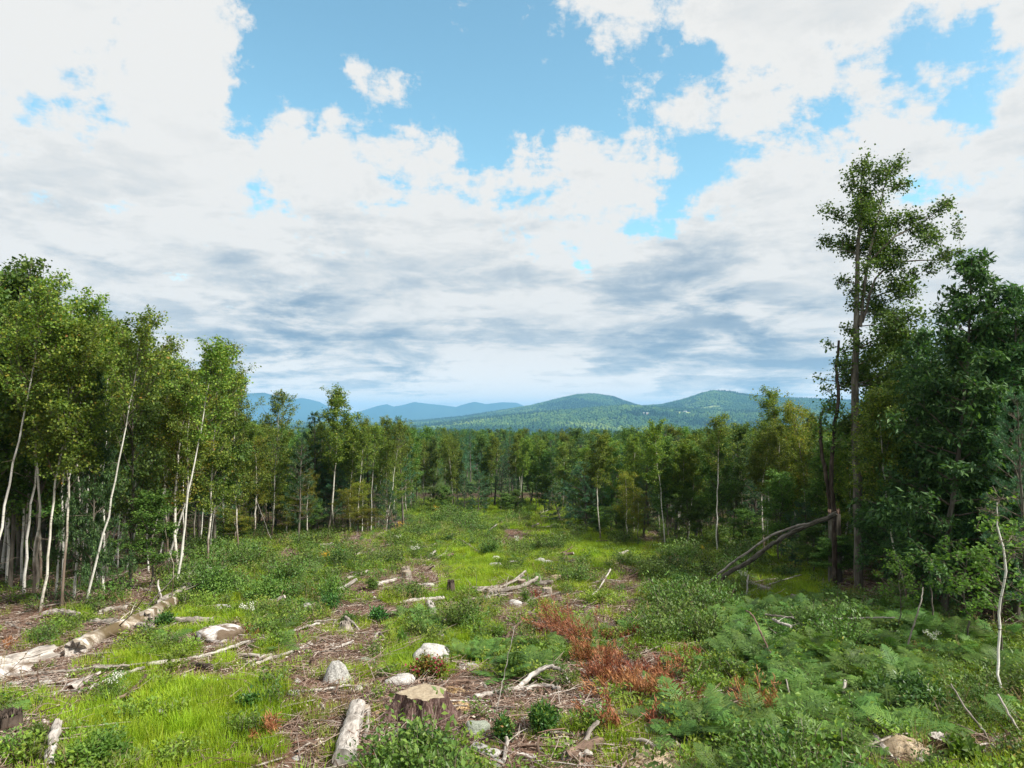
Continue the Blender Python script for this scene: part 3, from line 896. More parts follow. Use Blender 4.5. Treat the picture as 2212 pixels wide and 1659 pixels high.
def bare(seed, H=6, r0=0.04, nb=9):
    rng = np.random.default_rng(seed)
    TP, t = trunk_line(rng, H, 14, 0.014, 0.02)
    bark = Geo(); bark.add(*trunk_tube(TP, t * 0.85, r0, 6))
    hd = rng.uniform(0.3, 0.97, nb); pb, _ = pick_on(TP[None], np.zeros(nb, int), hd)
    ad = rng.random(nb) * 6.28; ed = rng.uniform(0.2, 0.9, nb)
    Dd = np.stack([np.cos(ad) * np.cos(ed), np.sin(ad) * np.cos(ed), np.sin(ed)], -1)
    DB = curves(pb, Dd, rng.uniform(0.3, 0.9, nb) * H / 6, 5, 0.04, 0.15, rng)
    bark.add(*tubes(DB, np.full((nb, 5), r0 * .3) * np.array([1.3, 1, .7, .5, .2])[None], 3))
    return bark, None, H


SPEC = {}


def split_geo(gg):
    a = Geo(); a.V = [gg.V[0]]; a.Q = [gg.Q[0]]; a.qm = [gg.qm[0] * 0]; a.n = len(gg.V[0])
    c = Geo(); c.V = gg.V[1:]; c.Q = [q - a.n for q in gg.Q[1:]]; c.qm = [m * 0 for m in gg.qm[1:]]; c.n = gg.n - a.n
    return a, c


def species(key, gens, barkm, leafm, branchm=None):
    SPEC[key] = []
    for b, c, H in gens:
        if c is not None:
            zz = np.concatenate(c.V)[:, 2]; H = float(np.percentile(zz, 99.7))
        b, br = split_geo(b)
        bm = b.mesh(key + '_trunk', M[barkm], True)
        brm = br.mesh(key + '_branches', M[branchm or 'twig'], True)
        cm = c.mesh(key + '_crown', M[leafm], False) if c is not None else None
        SPEC[key].append((bm, cm, H, brm))


species('birch', [broad(10 + i, 9.5, 0.44 + 0.04 * (i % 3), 1.2, 28, 13000, 0.085, 0.068, 0.042, 48, 0.6, 9, 0.10, 0.010, 0.02 * (i % 2)) for i in range(5)], 'birch_bark', 'birch_leaf')
species('whitebirch', [broad(20 + i, 9.5, 0.42, 1.2, 28, 12000, 0.085, 0.068, 0.040, 48, 0.6, 9, 0.10, 0.010, 0.015) for i in range(3)], 'white_bark', 'birch_leaf')
species('polebirch', [broad(130 + i, 10, 0.60 + .03 * (i % 2), 1.05, 22, 5400, 0.085, 0.068, 0.038, 50, 0.6, 9, 0.10, 0.007, 0.012) for i in range(4)], 'white_bark', 'birch_leaf')
species('fullbirch', [broad(30 + i, 9, 0.22, 1.45, 38, 14000, 0.085, 0.068, 0.05, 44, 0.55, 8, 0.11, 0.010, 0.01) for i in range(3)], 'birch_bark', 'birch_leaf')
species('yellowbirch', [broad(40 + i, 7, 0.28, 1.3, 28, 10000, 0.07, 0.056, 0.05, 35, 0.6, 7, 0.12, 0.014, 0.03) for i in range(2)], 'birch_bark', 'yellow_leaf')
species('hardwood', [broad(50 + i, 9, 0.24, 1.5, 36, 11500, 0.105, 0.085, 0.055, 42, 0.6, 8, 0.12, 0.012) for i in range(3)], 'grey_bark', 'maple_leaf')
species('ash', [broad(60 + i, 10, 0.08, 2.3, 64, 26000, 0.15, 0.055, 0.075, 14, 0.55, 9, 0.09, 0.006, 0.0, 0.45, cone=True) for i in range(4)], 'grey_bark', 'ash_leaf')
species('spruce', [spruce(70 + i, 8, 0.10, 1.35, 15000) for i in range(3)], 'brown_bark', 'spruce_leaf')
species('stemspruce', [spruce(75 + i, 7, 0.26, 1.1, 8000, 0.07) for i in range(2)], 'brown_bark', 'spruce_leaf')
species('fir', [spruce(80 + i, 4, 0.05, 1.25, 8000, 0.05, 0.0, 0.22) for i in range(2)], 'brown_bark', 'spruce_leaf')
species('pine', [pine(90 + i, 8, 0.22, 1.8, 1300) for i in range(3)], 'grey_bark', 'pine_leaf')
species('youngpine', [pine(95 + i, 4, 0.12, 1.5, 900, 0.06, 14, 0.13, 0.016, 0.4) for i in range(2)], 'grey_bark', 'pine_leaf')
species('sapling', [broad(100 + i, 5, 0.35, 1.0, 18, 900, 0.13, 0.095, 0.028, 25, 0.5, 5, 0.10, 0.016, 0.03, 0.2) for i in range(2)], 'grey_bark', 'bright_leaf')
for _k, _m, _g in (('bare', 'grey_bark', [bare(110 + i) for i in range(3)]), ('barewhite', 'bleached', [bare(120 + i, 4, 0.03, 5) for i in range(2)])):
    SPEC[_k] = []
    for b_, c_, H_ in _g:
        a_, r_ = split_geo(b_)
        SPEC[_k].append((a_.mesh('bare_trunk', M[_m], True), None, H_, r_.mesh('bare_branches', M[_m], True)))

NAMES = dict(birch='birch_tree', whitebirch='birch_tree', fullbirch='birch_tree', polebirch='birch_tree', yellowbirch='yellow_birch_tree', hardwood='maple_tree', ash='ash_tree',
             spruce='spruce_tree', stemspruce='spruce_tree', fir='young_fir_tree', pine='pine_tree', youngpine='young_pine_tree', sapling='leafy_sapling',
             bare='dead_tree', barewhite='dead_sapling')
trng = np.random.default_rng(77)
TREE_XY = []


def plant(key, base, top, label, group=None, cat='tree', wide=1.0, var=None):
    bm, cm, H, brm = SPEC[key][int(trng.integers(len(SPEC[key]))) if var is None else var % len(SPEC[key])]
    base = Vector(base); ax = Vector(top) - base; L = ax.length
    q = Vector((0, 0, 1)).rotation_difference(ax.normalized())
    q = q @ Quaternion((0, 0, 1), float(trng.random() * 6.28))
    s = L / H
    w = min(max(s, 0.75), 1.5) * wide
    o = bpy.data.objects.new(NAMES[key], None); sc.collection.objects.link(o)
    o.location = base; o.rotation_mode = 'QUATERNION'; o.rotation_quaternion = q; o.scale = (w, w, s)
    o.empty_display_size = 0.3
    tag(o, label, cat, group)
    link('trunk', bm, o)
    tag(link('branches', brm, o), kind='stuff')
    if cm: link('crown', cm, o)
    TREE_XY.append((base[0], base[1]))
    return o


def tree(key, u0, v0, u1, v1, label, group=None, d=None, wide=1.0, var=None, cat='tree'):
    b = gpt(u0, v0) if d is None else gpd(u0, d)
    return plant(key, b, at(u1, v1, b[1] + trng.normal(0, 0.25)), label, group, cat, wide, var)


# hero trees (base and crown tip as seen in a 2212 x 1659 view)
HERO = [
    ('polebirch', -28, 1330, 112, 590, 'leaning birch with grey white trunk at the extreme left edge of the clearing', None),
    ('hardwood', 20, 1283, 38, 560, 'tall grey barked leafy tree at the far left edge, tallest of the left stand', None),
    ('birch', 52, 1280, 60, 740, 'thin straight pale stem left of the reddish stem in the left stand', None),
    ('birch', 72, 1296, 85, 655, 'reddish brown thin stem standing straight near the left edge', None),
    ('birch', 133, 1318, 148, 690, 'curving birch whose stem bends near its foot beside a crossing stem', None),
    ('birch', 86, 1323, 175, 700, 'dark leaning stem that crosses the curving birch at its lower half', None),
    ('polebirch', 160, 1296, 202, 628, 'birch with the narrow pointed crown rising above the left stand', None),
    ('polebirch', 120, 1290, 190, 730, 'white stem leaning right between the crossed stems and the tallest white trunk', None),
    ('polebirch', 186, 1313, 318, 664, 'long leaning birch with red brown foot and bright white upper trunk', None),
    ('polebirch', 232, 1215, 345, 745, 'left trunk of the close white pair leaning right behind the long birch', None),
    ('polebirch', 244, 1225, 365, 730, 'right trunk of the close white pair leaning right behind the long birch', None),
    ('polebirch', 272, 1240, 378, 765, 'slim pale birch just right of the close white pair', None),
    ('birch', 318, 1210, 385, 790, 'short pale stem between the white pair and the forked white clump', None),
    ('polebirch', 379, 1276, 468, 728, 'outermost white birch at the right end of the left stand beside the root pile', None, None, 1.1),
    ('polebirch', 363, 1215, 490, 735, 'white birch leaning hardest right in the clump at the end of the left stand', None, None, 1.15),
    ('whitebirch', 345, 1200, 432, 800, 'thinner white stem at the left of the clump at the end of the left stand', None),
    ('yellowbirch', 546, 1168, 549, 935, 'small birch with yellowish leaves and a bent foot alone before the dark wood', None),
    ('barewhite', 590, 1172, 552, 1075, 'pale leafless stem leaning left against the small yellowish birch', None),
    ('birch', 720, 1157, 730, 836, 'tall birch with wavy white trunk at the centre of the left middle stand', None, None, 1.3),
    ('youngpine', 676, 1152, 680, 985, 'broad young pine with layered soft green branches by the left middle stand', None, None, 1.35),
    ('birch', 751, 1154, 768, 925, 'thin straight stem right of the wavy white birch', None),
    ('polebirch', 782, 1152, 792, 900, 'first of the slim stems in the group of pale poles in the middle stand', None),
    ('polebirch', 801, 1153, 812, 915, 'bright white upright pole in the middle stand ending among goldenrod', None),
    ('polebirch', 817, 1140, 832, 898, 'white trunk with forked top in the middle stand', None),
    ('polebirch', 832, 1154, 868, 905, 'leaning pale trunk at the right corner of the middle stand', None),
    ('birch', 846, 1135, 862, 915, 'short leaning stem behind the corner trunk of the middle stand', None),
    ('birch', 1047, 1102, 1070, 942, 'leaning white birch at the far end of the clearing', None),
    ('birch', 1116, 1110, 1140, 948, 'slanting thin birch to the right of the leaning one at the far end', None),
    ('youngpine', 1268, 1152, 1262, 995, 'blue green young pine left of the single white birch on the right side', None, None, 1.3),
    ('youngpine', 1213, 1132, 1190, 1056, 'small bright bushy pine at the far right corner of the clearing', None, None, 1.3),
    ('birch', 1297, 1168, 1302, 930, 'single white birch with rounded crown standing behind the young pine', None, None, 1.15),
    ('whitebirch', 1437, 1184, 1412, 908, 'tall white birch nearest the clearing in the right middle group', None, None, 1.1),
    ('birch', 1425, 1150, 1424, 930, 'pale stem just behind the tall white birch of the right middle group', None),
    ('birch', 1446, 1160, 1455, 918, 'wavy stem right behind the tall white birch of the right middle group', None),
    ('birch', 1459, 1184, 1480, 950, 'bent birch with kinked stem right of the tall white birch', None),
    ('birch', 1487, 1181, 1505, 955, 'thin brown stem forking half way between two white birches', None),
    ('polebirch', 1551, 1198, 1553, 894, 'forked white birch with widely spread twin stems in the right middle stand', None, None, 1.2),
    ('fullbirch', 1728, 1195, 1658, 838, 'dense olive crowned birch, tallest left of the dead forked trunks', None, None, 1.05),
    ('yellowbirch', 1746, 1200, 1712, 856, 'birch with the palest yellow green crown beside the dead forked trunks', None, None, 0.9),
    ('birch', 1768, 1190, 1752, 890, 'thin white stem directly left of the dead forked trunks', None),
    ('stemspruce', 1636, 1276, 1640, 1000, 'spruce with bare dark lower stem rising over the fallen leaning trunk', None),
    ('stemspruce', 1682, 1266, 1690, 975, 'second spruce with bare dark stem right behind the fallen leaning trunk', None),
    ('birch', 1962, 1312, 1890, 830, 'yellowish birch trunk leaning left in the dark wood on the right', None),
    ('pine', 2222, 1400, 2196, 850, 'pine with sparse whorled branches at the right edge of the photo', None, None, 0.75),
    ('ash', 2040, 1335, 2100, 552, 'big feathery leaved tree with the highest rounded crown on the right', None, None, 1.1),
    ('ash', 2195, 1345, 2196, 622, 'big feathery leaved tree cut by the right edge', None, None, 1.05),
    ('ash', 1975, 1300, 1985, 720, 'feathery leaved tree between the tall maple and the highest rounded crown', None, None, 0.95),
    ('ash', 2120, 1310, 2140, 690, 'feathery leaved tree filling the gap between the two big right crowns', None, None, 1.0),
    ('ash', 195, 1305, 208, 800, 'tree with drooping compound leaves among the white stems on the left', None, None, 0.62),
    ('fir', 248, 1298, 250, 1105, 'low spreading fir under the long leaning birch', None, None, 1.0),
    ('fir', 305, 1285, 300, 1120, 'low fir with yellowish twig tips right of the long leaning birch', None, None, 1.1),
    ('fir', 345, 1258, 345, 1090, 'low fir beneath the white clump at the end of the left stand', None, None, 1.0),
    ('fir', 180, 1255, 185, 1040, 'dark fir low behind the red footed birch', None, None, 1.0),
    ('fir', 1770, 1290, 1768, 1120, 'low dark fir at the foot of the dead forked trunks', None, None, 1.2),
    ('fir', 1850, 1310, 1850, 1130, 'low dark fir below the tall maple', None, None, 1.2),
    ('fir', 1705, 1240, 1705, 1095, 'low dark fir behind the broken end of the fallen leaning trunk', None, None, 1.1),
    ('sapling', 2098, 1400, 2090, 1165, 'bright green big leaved sapling in front of the dark wood on the right', None, None, 0.95),
    ('sapling', 2160, 1440, 2165, 1110, 'bright leafy sapling behind the white curved stem at the right edge', None, None, 1.0),
    ('sapling', 1940, 1370, 1945, 1190, 'thin sapling with dull leaves before the darkest part of the right wood', None, None, .6),
    ('hardwood', 1930, 1250, 1925, 700, 'dense dark green leafy tree right behind the tall maple trunk', None, None, 1.0),
    ('fir', 2190, 1420, 2190, 1260, 'low soft needled fir at the right edge under the saplings', None, None, 1.1),
]
for h in HERO:
    key, u0, v0, u1, v1, lab = h[:6]
    tree(key, u0, v0, u1, v1, lab, None, h[7] if len(h) > 7 else None, h[8] if len(h) > 8 else 1.0)

# trees known by their crowns only (foot hidden behind others): u, depth, top u, v
CROWNS = [
    ('fullbirch', 592, 44, 604, 846, 'dense dark crowned birch pair alone against the blue mountains on the left', 0.9),
    ('fullbirch', 690, 52, 700, 905, 'olive birch crown left of the tall wavy trunked birch', 1.0),
    ('pine', 648, 43, 652, 945, 'blue green pine behind the broad young pine', 1.0),
    ('spruce', 862, 66, 860, 898, 'narrow pointed spruce spire right of the middle stand', 0.8),
    ('spruce', 914, 72, 914, 906, 'left of two dark spruce tops near the mountains', 0.9),
    ('spruce', 937, 74, 937, 906, 'right of two dark spruce tops near the mountains', 1.0),
    ('spruce', 989, 84, 989, 921, 'dark spruce spire left of the olive hardwood crowns', 0.8),
    ('spruce', 1008, 95, 1010, 930, 'small far spruce spire', 0.8),
    ('hardwood', 1040, 78, 1040, 938, 'olive leafy tree with grey stems at the far end of the clearing', 1.2),
    ('hardwood', 1180, 88, 1180, 936, 'rounded leafy crown on a pale stem beyond the far end', 0.8),
    ('fullbirch', 1215, 80, 1214, 930, 'pale green leafy crown right of the rounded one beyond the far end', 1.0),
    ('hardwood', 1246, 84, 1245, 924, 'broad leafy crown right beyond the far end of the clearing', 1.2),
    ('spruce', 1348, 58, 1348, 908, 'tall blue green conifer rising alone between the birches on the right', 1.35),
    ('fullbirch', 1452, 52, 1450, 920, 'small rounded birch crown left of the forked white birch', .9),
    ('fullbirch', 520, 36, 505, 800, 'yellow green birch crown trailing off at the right end of the left stand', 0.9),
    ('fullbirch', 455, 31, 470, 765, 'yellow green crown behind the white clump at the end of the left stand', 0.9),
    ('yellowbirch', 395, 30, 405, 830, 'yellow green crown in the middle of the left stand', 1.2),
]
for key, u, d, u1, v1, lab, wd in CROWNS:
    b = gpd(u, d); plant(key, b, at(u1, v1, d), lab, None, 'tree', wd)


LAND = {'L': [(-330, 'beyond the left edge of the photo'), (-25, 'behind the leaning birch at the left edge'), (55, 'behind the thin straight stem at far left'), (130, 'behind the crossing curved stems'),
              (195, 'behind the red footed long birch'), (262, 'behind the close white pair'), (330, 'behind the low firs of the left stand'), (395, 'behind the white clump'), (460, 'right of the white clump')],
        'M': [(440, 'left of the small yellowish birch'), (530, 'behind the small yellowish birch'), (600, 'behind the bent pale stem'), (665, 'behind the broad young pine'), (735, 'behind the tall wavy trunked birch'),
              (790, 'behind the slim pale poles'), (850, 'behind the corner trunk of the middle stand')],
        'E': [(870, 'beside the corner of the middle stand'), (930, 'below the twin spruce tops'), (1000, 'left of the grey stemmed olive tree'), (1060, 'behind the leaning far birch'), (1130, 'behind the slanting thin birch'),
              (1200, 'behind the bushy small pine')],
        'R': [(1240, 'behind the blue green young pine'), (1300, 'behind the single white birch'), (1360, 'below the tall lone conifer'), (1430, 'behind the tall white birch on the right'), (1500, 'right of the kinked birch'),
              (1553, 'behind the forked white birch'), (1620, 'behind the bare stemmed spruces'), (1700, 'behind the dense olive birch'), (1790, 'behind the dead forked trunks')],
        'Q': [(1800, 'beside the dead forked trunks'), (1860, 'behind the tallest maple'), (1930, 'behind the dense dark leafy tree'), (1990, 'behind the leaning yellowish trunk'), (2060, 'behind the highest rounded crown'),
              (2130, 'behind the bright saplings'), (2200, 'behind the right edge pine'), (2450, 'beyond the right edge of the photo')]}


def fill(n, sampler, topf, mix, zone, front, mind=1.0):
    keys = list(mix); w = np.array([mix[k] for k in keys], float); w /= w.sum()
    made = 0; tries = 0
    while made < n and tries < n * 60:
        tries += 1
        u, d = sampler()
        p = gpd(u, d)
        if any((p[0] - a) ** 2 + (p[1] - b) ** 2 < mind ** 2 for a, b in TREE_XY): continue
        key = keys[int(trng.choice(len(keys), p=w))]
        top = at(u + trng.normal(6, 14), topf(u) + abs(trng.normal(0, 17)) - 6, d)
        if key in ('fir',): top = np.array([p[0], p[1], p[2] + trng.uniform(2.5, 4.5)])
        elif key in ('spruce', 'pine', 'stemspruce') and trng.random() < 0.6:
            top = p + (top - p) * trng.uniform(0.72, 1.03)
        if key in ('spruce', 'pine') and trng.random() < .35: top[2] += trng.uniform(.3, 1.6)
        if top[2] - p[2] < 2.0: top[2] = p[2] + 2.0
        lm = min(LAND[zone], key=lambda q: abs(q[0] - u))[1]
        off = d - front(u)
        row = 'close' if off < 1.8 else ('further back' if off < 4.5 else 'deep in the wood')
        H = top[2] - p[2]; size = 'short' if H < 5 else ('tall' if H > 9.5 else 'middling')
        nm = '%s %s %s %s' % (size, SPN[key], row, lm)
        plant(key, p, top, nm, nm.replace('middling ', '') + ' and its like', 'tree', trng.uniform(0.8, 1.15))
        made += 1


SPN = dict(birch='birch', polebirch='long stemmed birch', whitebirch='white birch', fullbirch='leafy birch', yellowbirch='yellowish birch', hardwood='broadleaf tree', ash='feathery leaved tree',
           spruce='spruce', stemspruce='thin spruce', fir='young fir', pine='pine', youngpine='young pine', sapling='sapling', bare='leafless stem')
U = trng.uniform
topL = lambda u: np.interp(u, [-400, -60, 30, 120, 200, 300, 400, 480, 540, 600], [560, 560, 610, 690, 670, 720, 800, 790, 860, 950])
botdL = lambda u: np.interp(u, [-500, 0, 200, 330, 430, 470], [21, 21.5, 22, 24, 28.5, 34])
def sL():
    u = U(-190, 480); return u, botdL(u) + 0.7 + abs(trng.normal(0, 4.0))
fill(58, sL, topL, dict(birch=2.6, polebirch=3.8, spruce=4, fir=1.6, hardwood=1.8, fullbirch=.5), 'L', botdL, 0.75)
topM = lambda u: np.interp(u, [400, 480, 560, 650, 700, 780, 870, 930], [850, 900, 955, 955, 930, 935, 940, 960])
botdM = lambda u: np.interp(u, [430, 540, 640, 720, 860, 880], [37, 45, 49, 48, 49, 55])
def sM():
    u = U(420, 876); return u, botdM(u) + 0.6 + abs(trng.normal(0, 5))
fill(54, sM, topM, dict(birch=1.6, polebirch=2, hardwood=2, fullbirch=1.6, spruce=2.4, pine=2.4, stemspruce=1), 'M', botdM, 0.9)
topE = lambda u: np.interp(u, [860, 1000, 1100, 1250], [938, 938, 940, 945])
botdE = lambda u: np.interp(u, [862, 900, 1240], [62, 75, 72])
def sE():
    u = U(862, 1240); return u, np.interp(u, [862, 900, 1240], [62, 75, 72]) + 0.5 + abs(trng.normal(0, 9))
fill(44, sE, topE, dict(hardwood=3, spruce=2.4, fullbirch=1.2, pine=2, birch=.5, stemspruce=1), 'E', botdE, 1.0)
topR = lambda u: np.interp(u, [1200, 1300, 1400, 1500, 1600, 1700, 1800], [950, 950, 938, 945, 915, 905, 935])
botdR = lambda u: np.interp(u, [1220, 1300, 1420, 1560, 1640, 1720, 1800], [68, 48, 42, 38, 35, 32, 29])
def sR():
    u = U(1225, 1830); return u, botdR(u) + 0.5 + abs(trng.normal(0, 5))
fill(58, sR, topR, dict(birch=1.4, polebirch=1, fullbirch=2.4, spruce=2.2, pine=1.6, hardwood=3, stemspruce=.8), 'R', botdR, 0.9)
topQ = lambda u: np.interp(u, [1780, 1850, 1900, 1950, 2050, 2100, 2250, 2600], [960, 900, 820, 800, 700, 680, 690, 640])
botdQ = lambda u: np.interp(u, [1780, 1830, 1900, 2050, 2212, 2500], [27, 24.5, 23, 20.5, 19, 18])
def sQ():
    u = U(1800, 2400); return u, botdQ(u) + 0.5 + abs(trng.normal(0, 3.6))
fill(48, sQ, topQ, dict(spruce=6, ash=1.2, hardwood=1.2, stemspruce=1.5, fir=1.5, bare=1), 'Q', botdQ, 0.8)


def edge(n, sampler, zone, front, mix):
    keys = list(mix); w = np.array([mix[k] for k in keys], float); w /= w.sum(); made = 0
    for _ in range(n * 40):
        if made >= n: break
        u, d = sampler(); p = gpd(u, d)
        if any((p[0] - a) ** 2 + (p[1] - b) ** 2 < .8 for a, b in TREE_XY): continue
        key = keys[int(trng.choice(len(keys), p=w))]; h = trng.uniform(1.8, 4.6)
        lm = min(LAND[zone], key=lambda q: abs(q[0] - u))[1].replace('behind', 'before').replace('below', 'before')
        nm = '%s %s at the wood edge %s' % ('knee high' if h < 2.2 else ('low' if h < 3.3 else 'half grown'), SPN[key].replace('young ', ''), lm)
        plant(key, p, p + np.array([trng.normal(0, .1), trng.normal(0, .1), h]), nm, nm + ' and its like', 'tree', trng.uniform(.75, 1.1)); made += 1


edge(13, lambda: (lambda u: (u, botdM(u) + U(-1.2, .8)))(U(470, 876)), 'M', botdM, dict(fir=2, youngpine=2, hardwood=2, yellowbirch=2))
edge(12, lambda: (lambda u: (u, botdE(u) + U(-3, 1)))(U(880, 1230)), 'E', botdE, dict(fir=2, youngpine=1.5, hardwood=3))
edge(20, lambda: (lambda u: (u, botdR(u) + U(-1.5, .8)))(U(1240, 1800)), 'R', botdR, dict(fir=2.4, youngpine=1.5, hardwood=3, yellowbirch=1))
edge(12, lambda: (lambda u: (u, botdQ(u) + U(-.6, 1.5)))(U(1790, 2250)), 'Q', botdQ, dict(fir=3, stemspruce=1, hardwood=2))
edge(26, lambda: (lambda u: (u, botdL(u) + U(-.3, 2.5)))(U(-60, 470)), 'L', botdL, dict(fir=4, spruce=2, hardwood=1))

# ------------------------------------------------------------------ tall maple on the right, built limb by limb
def clump_tree(name, label, d, trunks, clumps, leafm, barkm, lsz, lwd, ldens, seed, cat='tree', trunk_r=1.0, nmin=40):
    rng = np.random.default_rng(seed)
    b0 = trunks[0][0]
    base = gpd(b0[0], d)
    o = bpy.data.objects.new(name, None); sc.collection.objects.link(o); o.location = base
    tag(o, label, cat)
    g = Geo(); gb = Geo(); segs = []
    for tr in trunks:
        pts = []
        for (u, v, r) in tr:
            p = at(u, v, d) + np.array([0, rng.normal(0, 0.12), 0]); pts.append(np.concatenate([p, [r]]))
        pts = np.array(pts)
        if tr is trunks[0]: pts[0, :3] = base - np.array([0, 0, .2])
        k = 24; t = np.linspace(0, len(pts) - 1, k)
        Q4 = np.stack([np.interp(t, np.arange(len(pts)), pts[:, c]) for c in range(4)], -1)
        Q4[1:-1, :2] += rng.normal(0, 0.015, (k - 2, 2))
        g.add(*tubes(Q4[None, :, :3], Q4[None, :, 3] * trunk_r, 8)); segs.append(Q4)
    allp = np.concatenate(segs)
    leaves = Geo()
    for (u, v, r) in clumps:
        rr = r / S * d
        c = at(u, v, d) + np.array([0, rng.normal(0, 0.5 * rr + 0.35), 0])
        dist = np.linalg.norm(allp[:, :3] - c, axis=1) + np.where(allp[:, 2] > c[2] - 0.15 * rr, 1.5, 0) + 0.35 * np.abs(c[2] - allp[:, 2] - np.linalg.norm(allp[:, :2] - c[:2], axis=1) * .8)
        s = allp[int(np.argmin(dist))]
        mid = (s[:3] * .5 + c * .5) + np.array([0, 0, -0.08 * np.linalg.norm(c - s[:3])])
        tt = np.linspace(0, 1, 7)[:, None]
        P = (1 - tt) ** 2 * s[:3] + 2 * tt * (1 - tt) * mid + tt ** 2 * (c + (c - s[:3]) * 0.15)
        rb = max(0.008, min(0.3 * s[3], 0.03))
        gb.add(*tubes(P[None], (rb * (1 - 0.7 * tt[:, 0]))[None], 4))
        m = 9
        dirs = norm(rng.normal(0, 1, (m, 3)) * np.array([1.3, 1.3, .38]) + norm(c - s[:3]) * 0.6)
        T2 = curves(P[rng.integers(3, 7, m)], dirs, rr * rng.uniform(0.6, 1.1, m), 5, -0.02, 0.15, rng)
        gb.add(*tubes(T2, np.full((m, 5), 0.006), 3))
        T3b, d3 = pick_on(T2, np.repeat(np.arange(m), 3), rng.random(m * 3))
        T3 = curves(T3b, norm(d3 + rng.normal(0, .8, (m * 3, 3))), np.full(m * 3, rr * .4), 4, 0, .15, rng)
        gb.add(*tubes(T3, np.full((m * 3, 4), 0.004), 3))
        n = int(nmin + ldens * rr * rr)
        k1 = n // 3
        a1, e1 = pick_on(T2, rng.integers(0, m, k1), rng.random(k1))
        a2, e2 = pick_on(T3, rng.integers(0, m * 3, n - k1), rng.random(n - k1))
        lp = np.concatenate([a1, a2]) + rng.normal(0, .06 + .20 * rr, (n, 3)); ld = np.concatenate([e1, e2])
        dd = norm(ld * .5 + rng.normal(0, .7, (n, 3)) + np.array([0, 0, -.35]))
        nor = norm(rng.normal(0, .5, (n, 3)) + np.array([0, 0, 1]))
        sz = rng.uniform(.65, 1.25, n)
        leaves.add(*leafquads(lp, dd, nor, lsz * sz, lwd * sz))
    for gg in (g, gb, leaves):
        gg.V = [v - base for v in gg.V]
    link('trunk', g.mesh('trunk', M[barkm], True), o)
    tag(link('branches', gb.mesh('branches', M['twig'], True), o), kind='stuff')
    link('crown', leaves.mesh('crown', M[leafm], False), o)
    TREE_XY.append((base[0], base[1]))
    return o


def c7(lst): return [(1656 + x * .434, 324 + y * .434, r * .434) for x, y, r in lst]


MAPLE = c7([(440, 120, 55), (520, 150, 55), (600, 105, 50), (680, 170, 42), (395, 190, 45), (500, 230, 70), (345, 285, 42), (430, 320, 70), (590, 240, 70), (520, 350, 90),
            (650, 330, 60), (340, 455, 42), (430, 440, 60), (560, 440, 80), (660, 410, 80), (760, 335, 45), (840, 305, 42), (885, 270, 26), (930, 372, 30), (780, 400, 60), (860, 425, 40),
            (640, 500, 75), (740, 480, 50), (560, 540, 60), (500, 480, 60), (850, 525, 30), (915, 522, 28), (970, 505, 20), (780, 580, 28), (840, 592, 18), (620, 580, 50), (440, 605, 45),
            (385, 640, 30), (450, 700, 35), (640, 690, 85), (580, 760, 75), (700, 715, 40), (540, 660, 40), (450, 770, 32), (600, 850, 90), (670, 800, 50), (540, 920, 80), (650, 930, 90),
            (430, 890, 36), (400, 950, 30), (560, 1020, 95), (680, 1050, 90), (400, 1050, 40), (480, 1130, 80), (600, 1150, 95), (480, 1250, 80), (600, 1280, 90), (420, 1350, 60), (540, 1380, 90),
            (720, 620, 30), (700, 1180, 80), (530, 1480, 90), (640, 1420, 80)])
TR = [c7([(440, 2180, 0), (440, 1650, 0), (436, 1200, 0), (450, 850, 0), (462, 560, 0), (468, 300, 0), (470, 110, 0)]),
      c7([(455, 880, 0), (490, 680, 0), (510, 480, 0), (560, 300, 0), (600, 100, 0)]),
      c7([(470, 860, 0), (530, 650, 0), (620, 560, 0), (760, 550, 0), (900, 545, 0), (985, 495, 0)]),
      c7([(505, 560, 0), (620, 440, 0), (760, 370, 0), (880, 285, 0)]),
      c7([(480, 750, 0), (620, 700, 0), (730, 640, 0)])]
RAD = [[.16, .15, .13, .105, .075, .05, .015], [.07, .06, .045, .03, .012], [.05, .04, .032, .024, .015, .008], [.04, .03, .02, .01], [.03, .02, .01]]
trs = [[(u, v, r) for (u, v, _), r in zip(a, b)] for a, b in zip(TR, RAD)]
clump_tree('maple_tree', 'tallest maple with lopsided crown and long limbs reaching right above the right wood', 25.0, trs, MAPLE, 'maple_leaf', 'grey_bark', 0.095, 0.082, 2900, 5)

# dead forked trunks with leafy shoots, left of the maple
SN = [[(1795, 1262, 0.094), (1797, 1110, 0.086), (1790, 1040, 0.079), (1797, 966, 0.072), (1804, 850, 0.061), (1806, 790, 0.054), (1809, 736, 0.043)],
      [(1794, 1100, 0.072), (1782, 1040, 0.072), (1768, 955, 0.061), (1778, 905, 0.054), (1780, 884, 0.043)]]
SC = c7([(340, 960, 22), (375, 1000, 28), (360, 1080, 26), (300, 1130, 24), (290, 1190, 30), (380, 1160, 32), (400, 1110, 22), (330, 1250, 40), (280, 1290, 36), (370, 1280, 40), (330, 1370, 45),
         (250, 1330, 26), (380, 1400, 40), (320, 1450, 35), (240, 1400, 30)])
clump_tree('snag_tree', 'dead forked trunk with broken tops and leafy shoots left of the tallest maple', 25.6, SN, SC, 'maple_leaf', 'darkwood', .10, .085, 900, 8, nmin=40)

# curved white sapling at the right edge
SAP = [[(2128, 1556, .022), (2138, 1515, .022), (2149, 1490, .022), (2160, 1410, .021), (2172, 1328, .020), (2170, 1219, .017), (2162, 1140, .012), (2156, 1085, .008)]]
clump_tree('birch_sapling', 'curved bare white sapling stem standing near the right edge', 12.6, SAP, [(2150, 1075, 30), (2165, 1120, 34), (2140, 1150, 28), (2180, 1170, 26), (2130, 1100, 24)], 'bright_leaf', 'white_bark', .07, .055, 300, 9, nmin=15)

